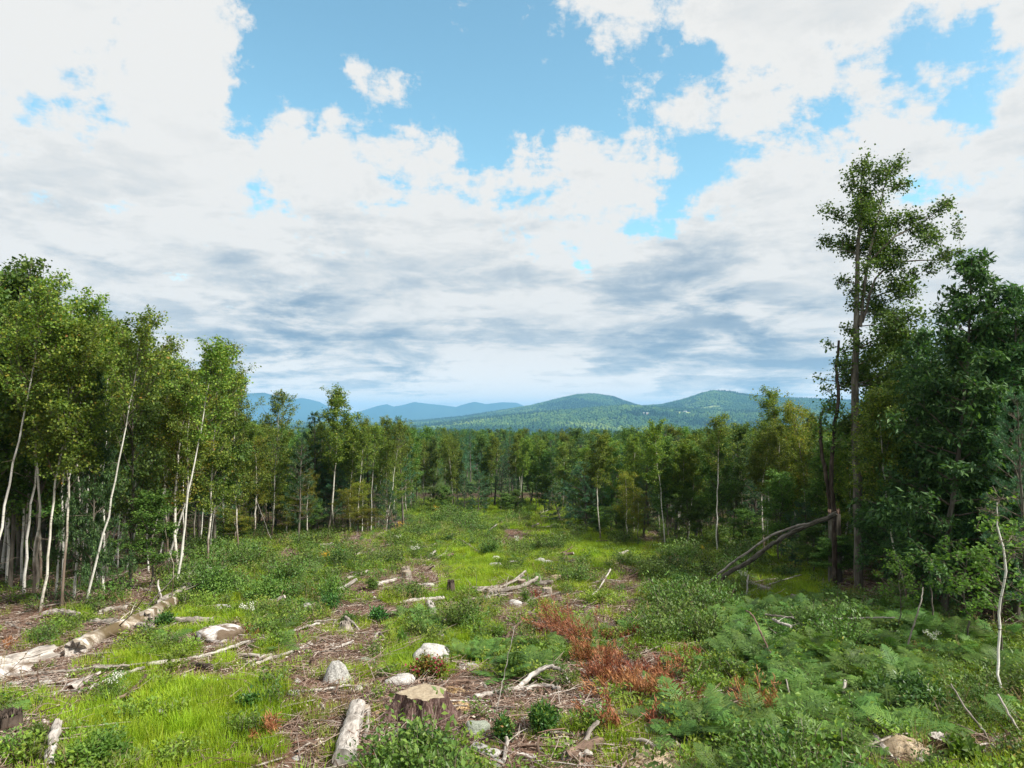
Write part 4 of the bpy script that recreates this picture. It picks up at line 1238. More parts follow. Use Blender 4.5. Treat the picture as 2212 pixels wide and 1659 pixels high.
# ------------------------------------------------------------------ forest beyond: one mass
def joined(key, i):
    """one instancing source mesh holding trunk and crown of a variant"""
    return SPEC[key][i % len(SPEC[key])]


src = []
hts = []
for key, i in (('fullbirch', 0), ('hardwood', 0), ('spruce', 0), ('pine', 0), ('hardwood', 1), ('spruce', 1), ('fullbirch', 1)):
    bm, cm, H, brm = joined(key, i)
    me = bpy.data.meshes.new('forest_part')
    import bmesh
    b = bmesh.new(); b.from_mesh(bm); b.from_mesh(cm)
    nb_ = len(bm.polygons)
    b.faces.ensure_lookup_table()
    for f in b.faces[nb_:]: f.material_index = 1
    b.to_mesh(me); b.free()
    me.materials.append(bm.materials[0]); me.materials.append(cm.materials[0])
    src.append(me); hts.append(H)
rng = np.random.default_rng(9)
def frand(n, y0, y1, t0, t1):
    y = np.sqrt(rng.random(n) * (y1 ** 2 - y0 ** 2) + y0 ** 2); return rng.uniform(t0, t1, n) * y, y
A = [frand(2300, 82, 330, -.80, .85), frand(2600, 300, 1250, -.78, .85), frand(520, 34, 95, -.95, -.14), frand(560, 34, 95, .16, .98), frand(160, 24, 40, -.95, -.6), frand(160, 24, 40, .66, 1.0)]
X = np.concatenate([a[0] for a in A]); Y = np.concatenate([a[1] for a in A])
Z = gz(X, Y)
u, v = proj(X, Y, Z)
# keep the clearing itself free: beyond the stands only
edge = np.interp(u, [-900, 0, 330, 470, 640, 880, 900, 1240, 1300, 1560, 1720, 1830, 2050, 2300, 3200], [31, 31, 33, 45, 60, 60, 85, 85, 60, 50, 44, 34, 30, 27, 26])
k = Y > edge
X, Y, Z, u = X[k], Y[k], Z[k], u[k]
n = len(X)
# crowns reach the line where the photo shows the wood's upper edge
tv = np.interp(u, [-400, 450, 560, 650, 870, 1000, 1150, 1350, 1600, 1800, 1830, 1900, 2000, 2300], [820, 860, 925, 930, 922, 930, 930, 932, 930, 925, 920, 880, 800, 790])
want = (896.5 - tv) / S * Y + CZ - Z
h = np.minimum(want * rng.uniform(0.80, 1.07, n), 15 + 6 * rng.random(n))
h = np.clip(h, 3.5, 22)
h = np.where(Y > 300, rng.uniform(8, 14, n), h)
h = np.where(Y > 300, np.minimum(h, np.maximum(want, 6)), h)
idx = rng.choice(7, n, p=[.11, .21, .16, .18, .18, .10, .06])
idx = np.where((vnoise(X / 18, Y / 18, 51) > .12) & (rng.random(n) < .7), np.where(rng.random(n) < .5, 2, 3), idx)
h = np.where(((idx == 2) | (idx == 5)) & (rng.random(n) < .4) & (Y < 300), h + rng.uniform(.5, 2.6, n) * (Y / 120) ** .7, h)
R = np.stack([rng.normal(0, .03, n), rng.normal(0, .03, n), rng.random(n) * 6.28], -1)
gn_scatter('forest', np.stack([X, Y, Z - .1], -1), R, h / np.array(hts)[idx], idx, src, 'mixed forest reaching away behind the clearing')

# ------------------------------------------------------------------ ground cover sources
def stem_leaf_plant(seed, H, nst, per, leaf, lw, spread, lean=0.5, stem_r=0.004, up=0.5, barkm='twig', leafm='herb', round_=False):
    rng = np.random.default_rng(seed)
    g = Geo()
    a = rng.random(nst) * 6.28; e = rng.uniform(lean * .2, lean, nst)
    D = np.stack([np.cos(a) * np.sin(e), np.sin(a) * np.sin(e), np.cos(e)], -1)
    P0 = np.stack([np.cos(a), np.sin(a), 0 * a], -1) * rng.random((nst, 1)) * spread * .5
    L = H * rng.uniform(.55, 1.1, nst)
    C = curves(P0, D, L, 5, 0.0, 0.09, rng)
    g.add(*tubes(C, np.full((nst, 5), stem_r), 3), m=0)
    n = nst * per
    p, d = pick_on(C, np.repeat(np.arange(nst), per), rng.uniform(.12 if round_ else .3, 1, n))
    az = rng.random(n) * 6.28
    side = np.stack([np.cos(az), np.sin(az), np.full(n, .25)], -1)
    p = p + rng.normal(0, spread * .14, (n, 3))
    dd = norm(side + d * up + rng.normal(0, .3, (n, 3)))
    nor = norm(np.array([0, 0, 1.0]) + rng.normal(0, .4, (n, 3)))
    s = rng.uniform(.6, 1.3, n)
    g.add(*leafquads(p, dd, nor, leaf * s, lw * s), m=1)
    return g.mesh('plant', [M[barkm], M[leafm]])


def grass_tuft(seed, n=46, H=.34, R=.16, wid=.007, lean=.6, mat='grass'):
    rng = np.random.default_rng(seed)
    a = rng.random(n) * 6.28; rr = np.sqrt(rng.random(n)) * R
    P0 = np.stack([np.cos(a) * rr, np.sin(a) * rr, 0 * a - .02], -1)
    e = rng.uniform(.05, lean, n) ; a2 = a + rng.normal(0, .8, n)
    D = np.stack([np.cos(a2) * np.sin(e), np.sin(a2) * np.sin(e), np.cos(e)], -1)
    L = H * rng.uniform(.5, 1.15, n)
    C = curves(P0, D, L, 4, -.16, .06, rng)
    hd = norm(np.stack([-np.sin(a2), np.cos(a2), 0 * a2], -1))
    w = wid * np.array([1, .9, .6, .05])
    V = np.stack([C - hd[:, None] * w[None, :, None], C + hd[:, None] * w[None, :, None]], 2)
    idx = np.arange(n * 8).reshape(n, 4, 2)
    Q = np.stack([idx[:, :-1, 0], idx[:, :-1, 1], idx[:, 1:, 1], idx[:, 1:, 0]], -1).reshape(-1, 4)
    return Geo().add(V.reshape(-1, 3), Q).mesh('tuft', M[mat])


def fern_plant(seed, nf=7, L=.75, mat='fern', npin=20, flat=.5):
    rng = np.random.default_rng(seed)
    g = Geo()
    a = np.arange(nf) * GA + rng.normal(0, .3, nf)
    e = rng.uniform(.45, 1.0, nf)
    D = np.stack([np.cos(a) * np.sin(e), np.sin(a) * np.sin(e), np.cos(e)], -1)
    LL = L * rng.uniform(.75, 1.15, nf)
    C = curves(np.zeros((nf, 3)), D, LL, 9, -.13, .03, rng)
    g.add(*tubes(C, np.full((nf, 9), .004) * np.linspace(1, .3, 9)[None], 3))
    s = np.linspace(.22, .99, npin)
    bi = np.repeat(np.arange(nf), npin); ss = np.tile(s, nf)
    p, d = pick_on(C, bi, ss)
    up = norm(np.array([0, 0, 1.0]) - d * d[:, 2:3])
    side = np.cross(d, up)
    pl = (.34 * LL[bi]) * np.sin(np.pi * (0.18 + .80 * (ss - .22) / .77)) ** .9 + .015
    for sg in (-1, 1):
        dd = norm(side * sg + d * .45 + up * -.12 + rng.normal(0, .06, p.shape))
        # pinna in four segments so that its edge reads as toothed
        for q in range(4):
            f0 = q / 4
            pp = p + dd * (pl * f0)[:, None]
            w = (.05 * LL[bi]) * (1 - f0 * .75)
            for s2 in (-1, 1):
                d3 = norm(dd * .75 + np.cross(up, dd) * s2 * .8)
                g.add(*leafquads(pp, d3, up, w * 1.15, w * .5, .05, .45))
            g_dir = dd
        g.add(*leafquads(p, dd, up, pl, .022 * LL[bi], .05, .4))
    return g.mesh('fern', M[mat])


def debris_patch(seed, R=.5, nt=21, nc=80):
    rng = np.random.default_rng(seed)
    g = Geo()
    a = rng.random(nt) * 6.28; e = rng.normal(0, .16, nt)
    P0 = np.stack([rng.uniform(-R, R, nt), rng.uniform(-R, R, nt), rng.uniform(0.0, .07, nt)], -1)
    D = np.stack([np.cos(a) * np.cos(e), np.sin(a) * np.cos(e), np.sin(e)], -1)
    L = rng.uniform(.12, .65, nt)
    C = curves(P0, D, L, 4, -.01, .10, rng)
    C[:, :, 2] = np.maximum(C[:, :, 2], .0)
    r = rng.uniform(.003, .010, nt)[:, None] * np.array([1, .9, .7, .4])[None]
    g.add(*tubes(C, r, 4), m=0)
    p = np.stack([rng.uniform(-R, R, nc), rng.uniform(-R, R, nc), rng.uniform(.0, .035, nc)], -1)
    d = norm(np.stack([rng.normal(0, 1, nc), rng.normal(0, 1, nc), rng.normal(0, .25, nc)], -1))
    nn = norm(np.array([0, 0, 1.]) + rng.normal(0, .3, (nc, 3)))
    g.add(*leafquads(p, d, nn, rng.uniform(.02, .11, nc), rng.uniform(.010, .035, nc), .1, .5), m=1)
    return g.mesh('debris', [M['twigmix'], M['chipmix']])


def rust_spray(seed, H=.45, n=9):
    rng = np.random.default_rng(seed)
    g = Geo()
    a = rng.random(n) * 6.28; e = rng.uniform(.2, 1.35, n)
    D = np.stack([np.cos(a) * np.sin(e), np.sin(a) * np.sin(e), np.cos(e)], -1)
    C = curves(rng.normal(0, .1, (n, 3)) * np.array([1, 1, 0]), D, H * rng.uniform(.5, 1.2, n), 5, -.04, .1, rng)
    g.add(*tubes(C, np.full((n, 5), .005), 3), m=0)
    k = n * 46
    p, d = pick_on(C, rng.integers(0, n, k), rng.uniform(.1, 1, k))
    dd = norm(d * .9 + rng.normal(0, .45, (k, 3))); nor = norm(rng.normal(0, 1, (k, 3)))
    g.add(*leafquads(p + rng.normal(0, .025, (k, 3)), dd, nor, rng.uniform(.05, .12, k), np.full(k, .014), .05, .5), m=1)
    return g.mesh('spray', [M['brownwood'], M['rust']])


def flower_plant(seed, mat):
    rng = np.random.default_rng(seed)
    g = Geo(); n = 5
    a = rng.random(n) * 6.28; e = rng.uniform(.05, .35, n)
    C = curves(rng.normal(0, .08, (n, 3)) * np.array([1, 1, 0]), np.stack([np.cos(a) * np.sin(e), np.sin(a) * np.sin(e), np.cos(e)], -1), rng.uniform(.5, .8, n), 5, 0, .05, rng)
    g.add(*tubes(C, np.full((n, 5), .004), 3), m=0)
    k = n * 12; p, d = pick_on(C, np.repeat(np.arange(n), 12), rng.uniform(.1, .9, k))
    g.add(*leafquads(p, norm(rng.normal(0, 1, (k, 3)) + [0, 0, .3]), norm(rng.normal(0, .4, (k, 3)) + [0, 0, 1]), np.full(k, .07), np.full(k, .02)), m=0)
    k = n * 22; p, d = pick_on(C, np.repeat(np.arange(n), 22), rng.uniform(.82, 1, k))
    g.add(*leafquads(p + rng.normal(0, .04, (k, 3)) * [1, 1, .5], norm(rng.normal(0, 1, (k, 3))), norm(rng.normal(0, 1, (k, 3))), np.full(k, .035), np.full(k, .03)), m=1)
    return g.mesh('flower', [M['herb'], M[mat]])


def stone_mesh(seed, mat, sub=2, squash=.6, rough=.18):
    import bmesh
    rng = np.random.default_rng(seed)
    b = bmesh.new(); bmesh.ops.create_icosphere(b, subdivisions=sub, radius=1)
    V = np.array([v.co[:] for v in b.verts])
    n = 0
    for k, am in ((1.1, rough * 1.8), (2.3, rough), (5.2, rough * .45), (11., rough * .18)):
        n = n + am * 2 * (vnoise(V[:, 0] * k + V[:, 2] * k * .7 + seed, V[:, 1] * k - V[:, 2] * k * .6 + seed * 2.3, seed) + vnoise(V[:, 2] * k + seed, V[:, 1] * k + V[:, 0] * .5 * k, seed + 3)) * .7
    V = V * (1 + n)[:, None] * np.array([1, 1, squash])
    V[:, 2] = np.where(V[:, 2] > squash * .55, squash * .55 + (V[:, 2] - squash * .55) * .6, V[:, 2])
    for v, c in zip(b.verts, V): v.co = c
    me = bpy.data.meshes.new('stone'); b.to_mesh(me); b.free()
    me.polygons.foreach_set('use_smooth', [True] * len(me.polygons)); me.materials.append(M[mat])
    return me


grng = np.random.default_rng(123)


def cand(n, y0, y1, pw=1.2, span=44, ref=14.):
    """random points whose number per square metre thins with distance"""
    yy = np.linspace(y0, y1, 600); w = yy * (ref / np.maximum(yy, ref)) ** pw
    cdf = np.cumsum(w); cdf /= cdf[-1]
    d = np.interp(grng.random(n), cdf, yy)
    a = np.radians(grng.uniform(-span, span, n))
    return d * np.sin(a), d * np.cos(a)


CLEAR = []          # (x, y, radius) of everything single that stands or lies in the clearing


def clear_raster(reach):
    res = .1
    ras = np.zeros((1000, 1300), bool)         # y 0..100, x -65..65
    for (x, y, r) in CLEAR:
        st = max(1, int(reach / .15))
        for q in range(st + 1):
            yy = y - reach * q / st * min(1, 18 / max(y, 1)) ; xx = x * (yy / max(y, .1))
            i0, i1 = int((yy - r) / res), int((yy + r) / res) + 1
            j0, j1 = int((xx - r + 65) / res), int((xx + r + 65) / res) + 1
            ras[max(i0, 0):max(i1, 0), max(j0, 0):max(j1, 0)] = True
    return ras


def scatter(name, n, y0, y1, weights, meshes, smin, smax, label, pw=1.2, tilt=.12, growth=.35, clump=None, sink=0.0, reach=0.0, dust=False):
    x, y = cand(n, y0, y1, pw)
    if dust:
        k = np.ones(n, bool)
        for (b_, rx_, ry_) in it: k &= (((x - b_[0]) / (rx_ + .15)) ** 2 + ((y - b_[1]) / (ry_ + .15)) ** 2) > 1
        x, y = x[k], y[k]; n = len(x)
    if reach:
        ras = clear_raster(reach)
        hit = ras[np.clip((y / .1).astype(int), 0, 999), np.clip(((x + 65) / .1).astype(int), 0, 1299)]
        hit &= grng.random(n) < .93
        x, y = x[~hit], y[~hit]; n = len(x)
    c, u, v = cover(x, y)
    pr = np.zeros(n)
    for ch, wt in weights.items(): pr[c == ord(ch)] = wt
    if clump is not None:
        pr = pr * np.clip((vnoise(x / clump[0], y / clump[0], clump[1]) + .5 - clump[2]) / .18, 0, 1)
    k = grng.random(n) < pr
    x, y = x[k], y[k]; m = len(x)
    z = gz(x, y)
    d = np.hypot(x, y)
    s = grng.uniform(smin, smax, m) * (1 + growth * np.clip((d - 14) / 40, 0, 1.4))
    R = np.stack([grng.normal(0, tilt, m), grng.normal(0, tilt, m), grng.random(m) * 6.28], -1)
    if len(x) == 0: return
    return gn_scatter(name, np.stack([x, y, z - sink], -1), R, s, grng.integers(0, len(meshes), m), meshes, label)


# ------------------------------------------------------------------ single logs, branches, stumps, boulders, bushes
def poly(pts, n, rng, wob):
    """resample a polyline smoothly"""
    pts = np.array(pts, float); k = len(pts)
    if k == 2: f = pts[0] + (pts[1] - pts[0]) * np.linspace(0, 1, n)[:, None]
    else:
        t = np.linspace(0, k - 1, n); f = np.zeros((n, pts.shape[1]))
        for i, tt in enumerate(t):
            j = min(int(tt), k - 2); s = tt - j
            p0, p1, p2, p3 = pts[max(j - 1, 0)], pts[j], pts[j + 1], pts[min(j + 2, k - 1)]
            f[i] = .5 * (2 * p1 + (p2 - p0) * s + (2 * p0 - 5 * p1 + 4 * p2 - p3) * s * s + (3 * p1 - p0 - 3 * p2 + p3) * s ** 3)
    f[1:-1] += rng.normal(0, wob, (n - 2, f.shape[1]))
    return f


def round_log(P, R, k, rng, rough=.06, m=0, caps=True, capm=None, jag=0.0, split=None):
    """closed log mesh geometry with uneven surface; returns main Geo and the cap discs"""
    P = np.asarray(P); n = len(P)
    V, Q = tubes(P[None], np.asarray(R)[None], k)
    V = V.reshape(n, k, 3)
    C = P[:, None, :]
    ang = np.linspace(0, 2 * np.pi, k, endpoint=False); sl = np.concatenate([[0], np.cumsum(np.linalg.norm(np.diff(P, axis=0), axis=1))])
    r0 = float(np.mean(R)); sd = float(rng.random() * 50)
    AA, SS = np.meshgrid(ang, sl); ca, sa = np.cos(AA), np.sin(AA)
    nz_ = vnoise(ca * 1.3 + SS / (r0 * 5) + sd, sa * 1.3 + sd, 5) + .6 * vnoise(ca * 3 + SS / (r0 * 3) + sd, sa * 3 - SS / (r0 * 7), 6)
    lob = 1 + rough * rng.normal(0, 1, (1, k, 1)) * .5 + rough * 3.2 * nz_[:, :, None]
    V = C + (V - C) * lob
    lc = np.stack([ca * r0, sa * r0, SS + sd], -1)
    if jag:
        ax0 = norm(P[0] - P[1]); ax1 = norm(P[-1] - P[-2])
        V[0] += ax0 * rng.uniform(0, jag, (k, 1)); V[-1] += ax1 * rng.uniform(0, jag, (k, 1))
    g = Geo(); g.add(V.reshape(-1, 3), Q, m=m); g.A = [lc.reshape(-1, 3)]
    discs = []
    if caps:
        for e, s in ((0, 1), (n - 1, -1)):
            ring = V[e]; c = ring.mean(0) - (norm(P[0] - P[1]) if e == 0 else norm(P[-1] - P[-2])) * (jag * .8)
            if e == 0: T = [(i, k, (i + 1) % k) for i in range(k)]
            else: T = [(i, (i + 1) % k, k) for i in range(k)]
            discs.append(Geo().add(np.concatenate([ring, [c]]), None, T))
    return g, discs


lrng = np.random.default_rng(321)


def place_mesh(name, label, cat, group, parts, base):
    """parts: list of (part name, Geo, material[, smooth]); first becomes a child too"""
    e = bpy.data.objects.new(name, None); sc.collection.objects.link(e); e.location = base
    e.empty_display_size = .2
    tag(e, label, cat, group)
    for pn, g, mat, *sm in parts:
        g.V = [v - np.asarray(base) for v in g.V]
        link(pn, g.mesh(pn, mat, sm[0] if sm else True), e)
    return e


def log(pts, rpx, mat, label, name='fallen_log', cat='log', group=None, end=None, k=10, n=None, wob=.012, rough=.06, lift=0.75, taper=1.0, limbs=0, jag=0.0, cut='bleached', parts=None, stand=False):
    """pts: (u, v[, extra height]) along the ground; rpx: half thickness in view units"""
    W3 = []
    stand = stand or name in ('dead_stick', 'dead_post', 'stub', 'dead_branch')
    if stand:          # rises from its first point at that point's depth
        g0 = gpt(*pts[0][:2]); W3 = [(g0, -.05)] + [(at(p[0], p[1], g0[1] + .12 * i_), 0.0) for i_, p in enumerate(pts[1:])]
    for p in ([] if stand else pts):
        g = gpt(p[0], p[1]) if len(p) < 4 else at(p[0], p[1], p[3])
        W3.append((g, p[2] if len(p) > 2 else 0.0))
    d0 = W3[0][0][1]
    r = rpx / S * d0
    P = np.array([g + np.array([0, 0, h + r * lift]) for g, h in W3])
    seg = np.linalg.norm(np.diff(P, axis=0), axis=1).sum()
    n = n or int(np.clip(seg / max(r * .8, .06), 8, 44)); k = k + 4 if rpx > 4 else k
    rng = np.random.default_rng(int(lrng.integers(1e9)))
    Q = poly(P, n, rng, wob * min(1, r * 10 + .3))
    R = r * np.linspace(1, taper, n) * (1 + rng.normal(0, .05, n))
    g, discs = round_log(Q, R, k, rng, rough, jag=jag)
    pr = [('bark', g, M.get(mat + '_log', M[mat]))]
    for dsc in discs: pr.append(('broken_end' if jag else 'cut_end', dsc, M[cut], False))
    if limbs:
        idx = rng.integers(1, n - 1, limbs)
        a = rng.normal(0, 1, (limbs, 3)); a[:, 2] = np.abs(a[:, 2]) * .6 + .1
        tn = norm(Q[-1] - Q[0])
        B = curves(Q[idx], norm(a + tn * .8), rng.uniform(3, 12, limbs) * r + .12, 5, -.02, .12, rng)
        for bI in range(limbs):
            gg = Geo().add(*tubes(B[bI:bI + 1], (min(r * .3, .02) * np.linspace(1, .25, 5))[None], 4))
            pr.append(('side_branch', gg, M[mat]))
    for q in Q:
        if q[2] - float(gz(q[0], q[1])) < .6: CLEAR.append((q[0], q[1], r * 1.1))
    return place_mesh(name, label, cat, group, pr, P[0])


C1 = lambda lst: [(x * .3255, 1224 + y * .3255, *r) for x, y, *r in lst]      # crop helpers: view coordinates from close-up coordinates
C2 = lambda lst: [(648 + x * .3255, 1224 + y * .3255, *r) for x, y, *r in lst]
C3 = lambda lst: [(1296 + x * .414, 1224 + y * .414, *r) for x, y, *r in lst]
C5 = lambda lst: [(504 + x * .3255, 792 + y * .3255, *r) for x, y, *r in lst]
C6 = lambda lst: [(1080 + x * .3255, 792 + y * .3255, *r) for x, y, *r in lst]

# --- left side
log(C1([(-60, 730), (100, 695), (315, 635)]), 21, 'bleached', 'thick broken pale log with splintered grain at the left edge', k=14, rough=.12, jag=.25, taper=.95, wob=.01)
log(C1([(-40, 790), (60, 745), (185, 715)]), 16, 'mossrock', 'short crumbling white log lying against the thick broken log at the left edge', k=12, rough=.14, jag=.15)
log(C1([(500, 600), (640, 520), (800, 450), (930, 395)]), 21, 'mosslog', 'long rotten log with white bark patches and brown moss', k=14, rough=.12, jag=.2, taper=.8, limbs=3)
log(C1([(960, 390), (1040, 330), (1150, 270)]), 18, 'mosslog', 'mossy upper length of the rotten log beside the root pile', k=12, rough=.12, jag=.2, taper=.6, limbs=3)
log(C1([(1040, 290), (1120, 235), (1250, 190, .15)]), 12, 'greywood', 'grey splintered trunk end on top of the root pile', k=10, rough=.14, jag=.3, taper=.45, limbs=4)
log(C1([(1068, 270), (1062, 190), (1050, 108)]), 3.2, 'bleached', 'upright pale snag post standing in the root pile', name='dead_post', cat='post', taper=.5, jag=.1)
log(C1([(925, 320), (1050, 190), (1165, 60)]), 1.6, 'greywood', 'long grey pole propped up across the root pile', name='fallen_pole', cat='pole', taper=.5, stand=True)
log(C1([(-30, 775), (170, 748), (400, 728), (600, 708), (800, 692)]), 3.8, 'greywood', 'long thin grey pole reaching in from the left edge over the grass', name='fallen_pole', cat='pole', lift=2.5, taper=.8)
log(C1([(975, 678), (1180, 655), (1380, 618), (1600, 545), (1800, 492), (1990, 440), (2120, 405)]), 4.2, 'bleached', 'long curved pale pole lying between the grass and the bare soil', name='fallen_pole', cat='pole', lift=2.5, taper=.75)
log(C1([(620, 690), (800, 690), (990, 668)]), 2.6, 'greywood', 'thin branch bridging the ends of the two long poles', name='fallen_branch', cat='branch', lift=3.5, taper=.7)
log(C1([(530, 862), (700, 790), (850, 735), (955, 700)]), 4.0, 'bleached', 'bleached pole slanting up through the lime grass at left', name='fallen_pole', cat='pole', lift=2.5, taper=.8)
log(C1([(340, 885), (440, 830), (560, 765)]), 2.6, 'bleached', 'thin pale pole ending beside the split slab', name='fallen_pole', cat='pole', lift=3)
log(C1([(460, 835), (560, 790), (650, 745)]), 9, 'bleached', 'flat split slab of pale wood with torn reddish face', name='split_slab', k=8, rough=.25, jag=.12, taper=.8, cut='brownwood')
log(C1([(1670, 682), (1780, 640), (1890, 603), (1980, 570), (2060, 530)]), 3.2, 'bleached', 'pale bare pole lying over the brown debris, upper one of a pair', name='fallen_pole', cat='pole', lift=2.5)
log(C1([(1640, 655), (1720, 635), (1800, 610)]), 3.6, 'greywood', 'short grey pole lying parallel beside the pale bare pole', name='fallen_pole', cat='pole', lift=2)
log(C1([(1575, 608), (1650, 610), (1720, 612)]), 4, 'greywood', 'short straight grey log end below the long curved pole', lift=1.5)
log(C1([(1345, 558), (1420, 548), (1500, 540)]), 3.5, 'bleached', 'small pale log end between the mossy boulder and the long curved pole', lift=1.5, jag=.08)
log(C1([(770, 912), (860, 872), (965, 800, .12)]), 3.4, 'brownwood', 'dark brown stick sloping up out of the lime grass', name='fallen_branch', cat='branch', lift=3, limbs=3)
log(C1([(325, 1360), (350, 1240, .1), (378, 1150, .16)]), 11, 'bleached', 'weathered log end pointing away at the bottom left edge of the photo', k=12, rough=.1, jag=.05, taper=.8)
log(C1([(400, 690), (480, 700), (520, 640)]), 5, 'brownwood', 'small crooked rotten piece behind the split slab', k=8, rough=.2, jag=.08)
log(C1([(640, 660, 0), (720, 520, .8), (800, 530, 1.1)]), .9, 'twig', 'thin leafless twig arching above the grass on the left', name='dead_branch', cat='branch', taper=.3, lift=1)
log(C1([(240, 1330), (330, 1080, .55), (500, 830, 1.2), (620, 650, 1.5)]), 1.1, 'twig', 'long thin dead stem leaning across the left foreground', name='dead_branch', cat='branch', taper=.4, lift=1)
for pts, lab in (([(40, 380), (230, 400), (440, 460)], 'long grey branch lying left of the fir seedlings'), ([(60, 390), (150, 430), (290, 440)], 'short grey branch crossing below the long grey branch on the far left'),
                 ([(560, 405), (780, 400), (1000, 440)], 'thin bent branch running over the mossy rotten log'), ([(300, 340), (400, 330), (520, 360)], 'rough grey log half hidden by weeds at the foot of the left wood'),
                 ([(680, 330), (760, 310), (830, 300)], 'grey weathered log end beyond the mossy rotten log'), ([(920, 360), (1100, 380), (1400, 390)], 'thin branch stretching right from the mossy rotten log'),
                 ([(860, 140), (980, 170), (1060, 210)], 'pale stick poking left out of the root pile'), ([(1130, 230), (1200, 190, .2), (1260, 145, .45)], 'forked pale branch at the right tip of the root pile'),
                 ([(1280, 680), (1330, 690), (1400, 700)], 'dark rotted chunk under the long curved pole')):
    big = 'log' in lab or 'chunk' in lab
    log(C1(pts), 6 if big else 2.2, 'darkwood' if 'dark' in lab else 'greywood', lab, name='fallen_log' if big else 'fallen_branch', cat='log' if big else 'branch', lift=1.5, rough=.15 if big else .05, jag=.1 if big else 0, limbs=0 if big else 3)

# --- middle and centre
log(C2([(680, 252), (780, 240), (860, 232), (950, 226)]), 4.5, 'bleached', 'straight pale log lying across the middle of the clearing', lift=1.2)
log(C2([(858, 262), (870, 290), (888, 325)]), 8, 'bleached', 'stubby log end pointing towards the viewer below the straight pale log', k=12, rough=.1)
PILE = [([(1140, 160), (1250, 158), (1380, 135), (1495, 98, .25)], 'uppermost branch of the brush pile by the small stump'), ([(1160, 172), (1300, 165), (1420, 135, .1), (1480, 112, .2)], 'branch beneath the uppermost one in the brush pile'),
        ([(1250, 195), (1380, 185), (1480, 158), (1575, 135, .15)], 'thick branch along the front of the brush pile'), ([(1590, 142), (1640, 138), (1680, 136)], 'short cut log end at the right end of the brush pile'),
        ([(1270, 170), (1300, 195), (1330, 218)], 'thin stick crossing the brush pile downward'), ([(1180, 190), (1230, 178, .05), (1280, 200)], 'bent stick at the left end of the brush pile'),
        ([(1510, 245), (1600, 222), (1730, 195)], 'grey branch lying right below the brush pile'), ([(1120, 240), (1250, 215), (1390, 205)], 'flat pale branch in front of the brush pile')]
for pts, lab in PILE:
    log(C2(pts), 4.2 if ('thick' in lab or 'log' in lab) else 2.6, 'greywood', lab, name='fallen_branch', cat='branch', lift=2.5, limbs=2)
log(C2([(945, 800, .02), (1150, 785), (1350, 775), (1550, 768), (1740, 745)]), 3.0, 'brownwood', 'long dark thin branch running right from the big stump', name='fallen_branch', cat='branch', lift=3, limbs=3, taper=.6)
log(C2([(1160, 905), (1300, 872), (1450, 845), (1620, 822), (1725, 842)]), 6.5, 'bleached', 'thick bleached crooked branch right of the big stump', name='fallen_branch', cat='branch', lift=1.6, taper=.6, limbs=2, rough=.1)
log(C2([(1430, 850), (1530, 792, .12), (1640, 770, .22), (1740, 772, .15), (1790, 800)]), 6, 'bleached', 'arched bleached limb rising above the crooked branch', name='fallen_branch', cat='branch', lift=1.2, taper=.55, rough=.08)
log(C2([(1110, 815), (1210, 830), (1310, 862)]), 5.5, 'brownwood', 'short brown broken piece between the stump and the bleached branch', k=8, jag=.1, lift=1, rough=.12)
log(C2([(1215, 800), (1235, 835), (1250, 862)]), 3.5, 'greywood', 'small grey piece lying across the short brown broken one', lift=2, jag=.05)
log(C2([(370, 1340), (335, 1390), (280, 1440)]), 17, 'mossrock', 'x', k=14) if False else None
log(C2([(378, 985), (350, 1100), (318, 1220), (290, 1350)]), 17.5, 'bleached', 'large barkless cracked log at the bottom centre pointing away from the viewer', k=18, rough=.07, lift=.8, taper=1.25, wob=.008)
log(C2([(596, 950, .1), (700, 1030, .05), (820, 1090)]), 2.6, 'brownwood', 'brown stick leaning on the front root of the big stump', name='fallen_branch', cat='branch', lift=3)
log(C2([(950, 1025), (1040, 1015), (1115, 1005)]), 2.2, 'greywood', 'short grey stick right of the foot of the big stump', name='fallen_branch', cat='branch', lift=2)
log(C2([(560, 1120), (640, 1060), (700, 1020)]), 2.2, 'bleached', 'thin pale stick left of the front root of the big stump', name='fallen_branch', cat='branch', lift=2)
log(C2([(855, 1120), (960, 1210), (1080, 1320)]), 2.4, 'brownwood', 'brown stick slanting down below the big stump', name='fallen_branch', cat='branch', lift=2)
log(C2([(1300, 985), (1322, 870), (1350, 745), (1388, 570), (1428, 390)]), 1.2, 'bleached', 'long thin upright pale stick leaning right above the bleached branch', name='dead_stick', cat='stick', taper=.5, lift=1)
log(C2([(1580, 1292), (1580, 1210), (1581, 1130)]), 3, 'brownwood', 'short brown upright stub near the bottom centre', name='stub', cat='stub', lift=0)
log(C2([(1440, 1265), (1510, 1280), (1570, 1295)]), 5, 'bleached', 'bent pale log end touching the short upright stub', lift=1)
log(C2([(1350, 1320), (1365, 1250), (1370, 1190, .06)]), 4.5, 'bleached', 'forked pale branch left of the upright stub', name='fallen_branch', cat='branch', lift=1.5, limbs=2)
log(C2([(1650, 1125), (1760, 1130), (1850, 1135), (1935, 1142)]), 3, 'greywood', 'grey branch lying level right of the dark bush', name='fallen_branch', cat='branch', lift=2, limbs=2)
log(C2([(1770, 1285), (1860, 1240), (1985, 1195)]), 11, 'brownwood', 'rough barked log chunk at the bottom right of centre', k=12, rough=.1, jag=.06)
log(C2([(1760, 1275), (1870, 1230), (1920, 1180, .1), (1975, 1140, .18)]), 5, 'greywood', 'smooth grey curved limb lying beside the rough barked chunk', name='fallen_branch', cat='branch', lift=1.5)
log(C2([(205, 570), (280, 545), (350, 512)]), 3, 'bleached', 'small pale forked branch on the grass left of the round boulder', name='fallen_branch', cat='branch', lift=2, limbs=1)
